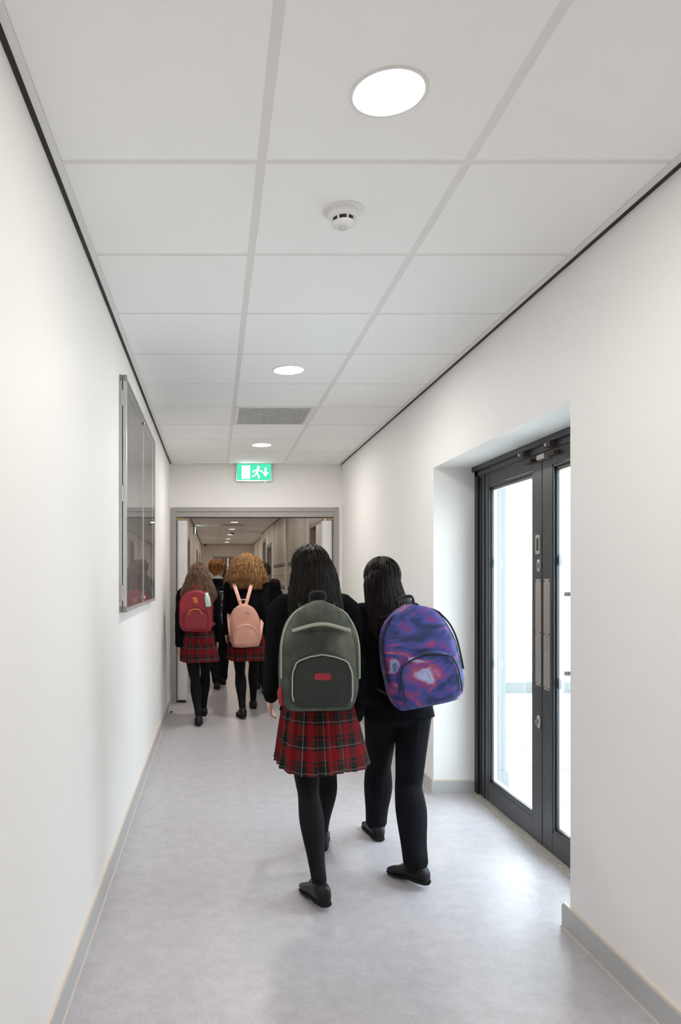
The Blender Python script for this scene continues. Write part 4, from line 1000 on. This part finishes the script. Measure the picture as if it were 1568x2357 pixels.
# --- P2 with galaxy bag
loc = (0.900, 3.545, 0)
P2, i2 = person('person in black top and dark trousers with long black hair, striding beside the glazed door', loc, 1.545, 0.055,
                (-0.035, 0.315, 0.076), (0.012, -0.275, 0.090), 0.0, 0.10, 0.1, 0.55, 'L', yaw=0.25, lean=0.05, leanx=-0.05,
                arms=((0.55, 0.9), (-0.05, 0.30)), lower='trousers', blazer_hem=0.50, hair=('long', 'hair_black', [(a, 0.0+0.1*max(0, -a), c, d*0.86, e) for a, _, c, d, e in LONG], 380), laces=True, voxel=0.0058, skin='skin_d', abd=0.05)
bl = (loc[0]+0.085, loc[1]-0.225, 0.815)
backpack('blue, purple and pink galaxy print backpack swinging out beside the glazed door', bl, 0.35, 0.46, 0.18, 'galaxy', 'galaxy', 'strap_d', roll=-0.20, shoulders=shoulder_list((loc[0]+0.10, loc[1], 0), i2, bl), smat='strap_d')
# --- P3 red backpack
loc = (-0.155, 6.98, 0)
P3, i3 = person('leftmost person, long brown hair, dark blazer and red tartan skirt, by the door frame', loc, 1.565, 0.04,
                (0.045, 0.27, 0.078), (0.005, -0.22, 0.085), 0.0, 0.08, 0.0, 0.0, 'R', lean=0.04, arms=((-0.25, 0.3), (0.25, 0.3)),
                skirt=(0.90, 0.585, 0.175, 0.185, -0.01, 0.018), blazer_hem=0.46, hair=('long', 'hair_brown', [(0.06, 0, -0.035, 0.078, 0.078), (0.0, 0, -0.05, 0.104, 0.08), (-0.06, 0, -0.068, 0.124, 0.068), (-0.12, 0.0, -0.094, 0.148, 0.056), (-0.18, 0.0, -0.114, 0.168, 0.05), (-0.23, 0, -0.120, 0.160, 0.04), (-0.28, 0, -0.12, 0.12, 0.03)], 420), voxel=0.0075)
bl = (loc[0]-0.018, loc[1]-0.205, 0.885)
def emb3(t, wd, ht, dp):
    bm = bmesh.new()
    for (cx, cz, r) in ((0.0, 0.0, 0.022), (-0.012, 0.020, 0.014), (0.012, -0.018, 0.016), (0.010, 0.018, 0.010)): ell(bm, (cx-0.005, -dp*0.40, ht*0.74+cz), (r, 0.006, r*1.1))
    part('printed_emblem', bm, 'orange', t, True)
    bm = bmesh.new(); tube(bm, [(-0.07, -dp*0.62, ht*0.40), (-0.045, -dp*0.66, ht*0.52), (0.03, -dp*0.66, ht*0.53), (0.06, -dp*0.62, ht*0.40)], [0.006]*4, 6, 4); part('pocket_trim', bm, 'orange', t, True)
backpack('red backpack with orange printed emblem worn by the leftmost person', bl, 0.315, 0.385, 0.15, 'red', 'red_d', 'red_d', shoulders=shoulder_list(loc, i3, bl), smat='red_d', emblem=emb3, arch=0.35)
t = thing('water_bottle', 'pale teal water bottle tucked into the top corner of the red backpack', 'bottle', (loc[0]+0.100, loc[1]-0.295, 1.115))
bm = bmesh.new(); lathe(bm, [(0, 0), (0.022, 0.0), (0.026, 0.01), (0.026, 0.085), (0.016, 0.105), (0.0, 0.105)], n=24); part('bottle_body', bm, 'teal', t, True)
bm = bmesh.new(); lathe(bm, [(0.016, 0.104), (0.017, 0.13), (0.0, 0.133)], n=24); part('cap', bm, 'white_plastic', t, True)
t.rotation_euler = (0, -0.15, 0)
# --- P4 pink backpack
loc = (0.325, 7.36, 0)
P4, i4 = person('person with big golden curly hair, black blazer and tartan skirt, entering the doorway', loc, 1.675, 0.045,
                (0.085, 0.30, 0.082), (-0.050, -0.255, 0.090), 0.0, 0.12, -0.05, 0.15, 'R', lean=0.04, arms=((0.2, 0.3), (-0.2, 0.3)), tilt=0.0,
                skirt=(0.98, 0.555, 0.20, 0.195, -0.01, 0.02), blazer_hem=0.475, hair=('curly', 'hair_gold', [(0.10, 0, -0.03, 0.075, 0.08), (0.06, 0, -0.035, 0.106, 0.10), (0.0, 0, -0.05, 0.126, 0.108), (-0.06, 0, -0.070, 0.146, 0.098), (-0.11, 0, -0.085, 0.160, 0.085), (-0.15, 0, -0.092, 0.155, 0.070), (-0.175, 0, -0.092, 0.12, 0.05)], 1000), voxel=0.0075)
bl = (loc[0]-0.015, loc[1]-0.215, 0.700)
def emb4(t, wd, ht, dp):
    bm = bmesh.new()
    for k in range(3): bx(bm, 0.015+k*0.012, 0.023+k*0.012, -dp*0.505, -dp*0.46, ht*0.775, ht*0.80, bev=0.001)
    part('metal_badge', bm, 'brass', t)
backpack('small pink backpack with long thin straps worn by the person with golden hair', bl, 0.305, 0.425, 0.14, 'pink', 'pink', 'pink_l', roll=-0.06, shoulders=shoulder_list(loc, i4, bl), strap='long', smat='pink_l', emblem=emb4, arch=0.5)
# --- P5 ginger boy
loc = (0.035, 9.12, 0)
P5, i5 = person('person with short ginger hair in black blazer, between the red and pink backpacks', loc, 1.645, 0.04,
                (0.075, 0.22, 0.078), (-0.005, -0.18, 0.085), 0.0, 0.1, 0, 0, 'R', lean=0.03, arms=((-0.2, 0.2), (0.3, 0.4)), lower='trousers', blazer_hem=0.48, yaw=-0.5,
                hair=('short', 'hair_ginger', None, 420), voxel=0.008)
bl = (loc[0]+0.05, loc[1]-0.21, 0.80)
backpack('black backpack with grey print, half hidden between the red and pink backpacks', bl, 0.28, 0.42, 0.14, 'mono', 'mono', 'strap_d', shoulders=shoulder_list((loc[0], loc[1], 0), i5, bl), smat='strap_d')
# --- P6 dark haired boy
loc = (0.585, 8.74, 0)
P6, i6 = person('person with short dark hair in black trousers, just beyond the person with golden hair', loc, 1.60, 0.04,
                (-0.045, 0.25, 0.076), (0.02, -0.19, 0.085), 0.0, 0.1, 0, 0, 'L', lean=0.03, arms=((0.25, 0.3), (-0.25, 0.3)), lower='trousers', blazer_hem=0.48,
                hair=('short', 'hair_dark', None, 380), voxel=0.008)
# --- P7 small child-height person at the lockers
loc = (0.83, 10.0, 0)
P7, i7 = person('short person with dark hair in black top, beside the lockers beyond the doorway', loc, 1.39, 0.035,
                (0.06, 0.20, 0.070), (-0.05, -0.17, 0.075), 0.0, 0.1, 0, 0, 'R', lean=0.03, arms=((0.2, 0.3), (-0.2, 0.3)), lower='trousers', blazer_hem=0.48,
                hair=('short', 'hair_dark', None, 300), voxel=0.008)
bl = (loc[0]-0.03, loc[1]-0.20, 0.76)
backpack('khaki patterned backpack on the short person beside the lockers', bl, 0.28, 0.36, 0.13, 'khaki', 'khaki', 'strap_d', shoulders=shoulder_list((loc[0], loc[1], 0), i7, bl), smat='strap_d')
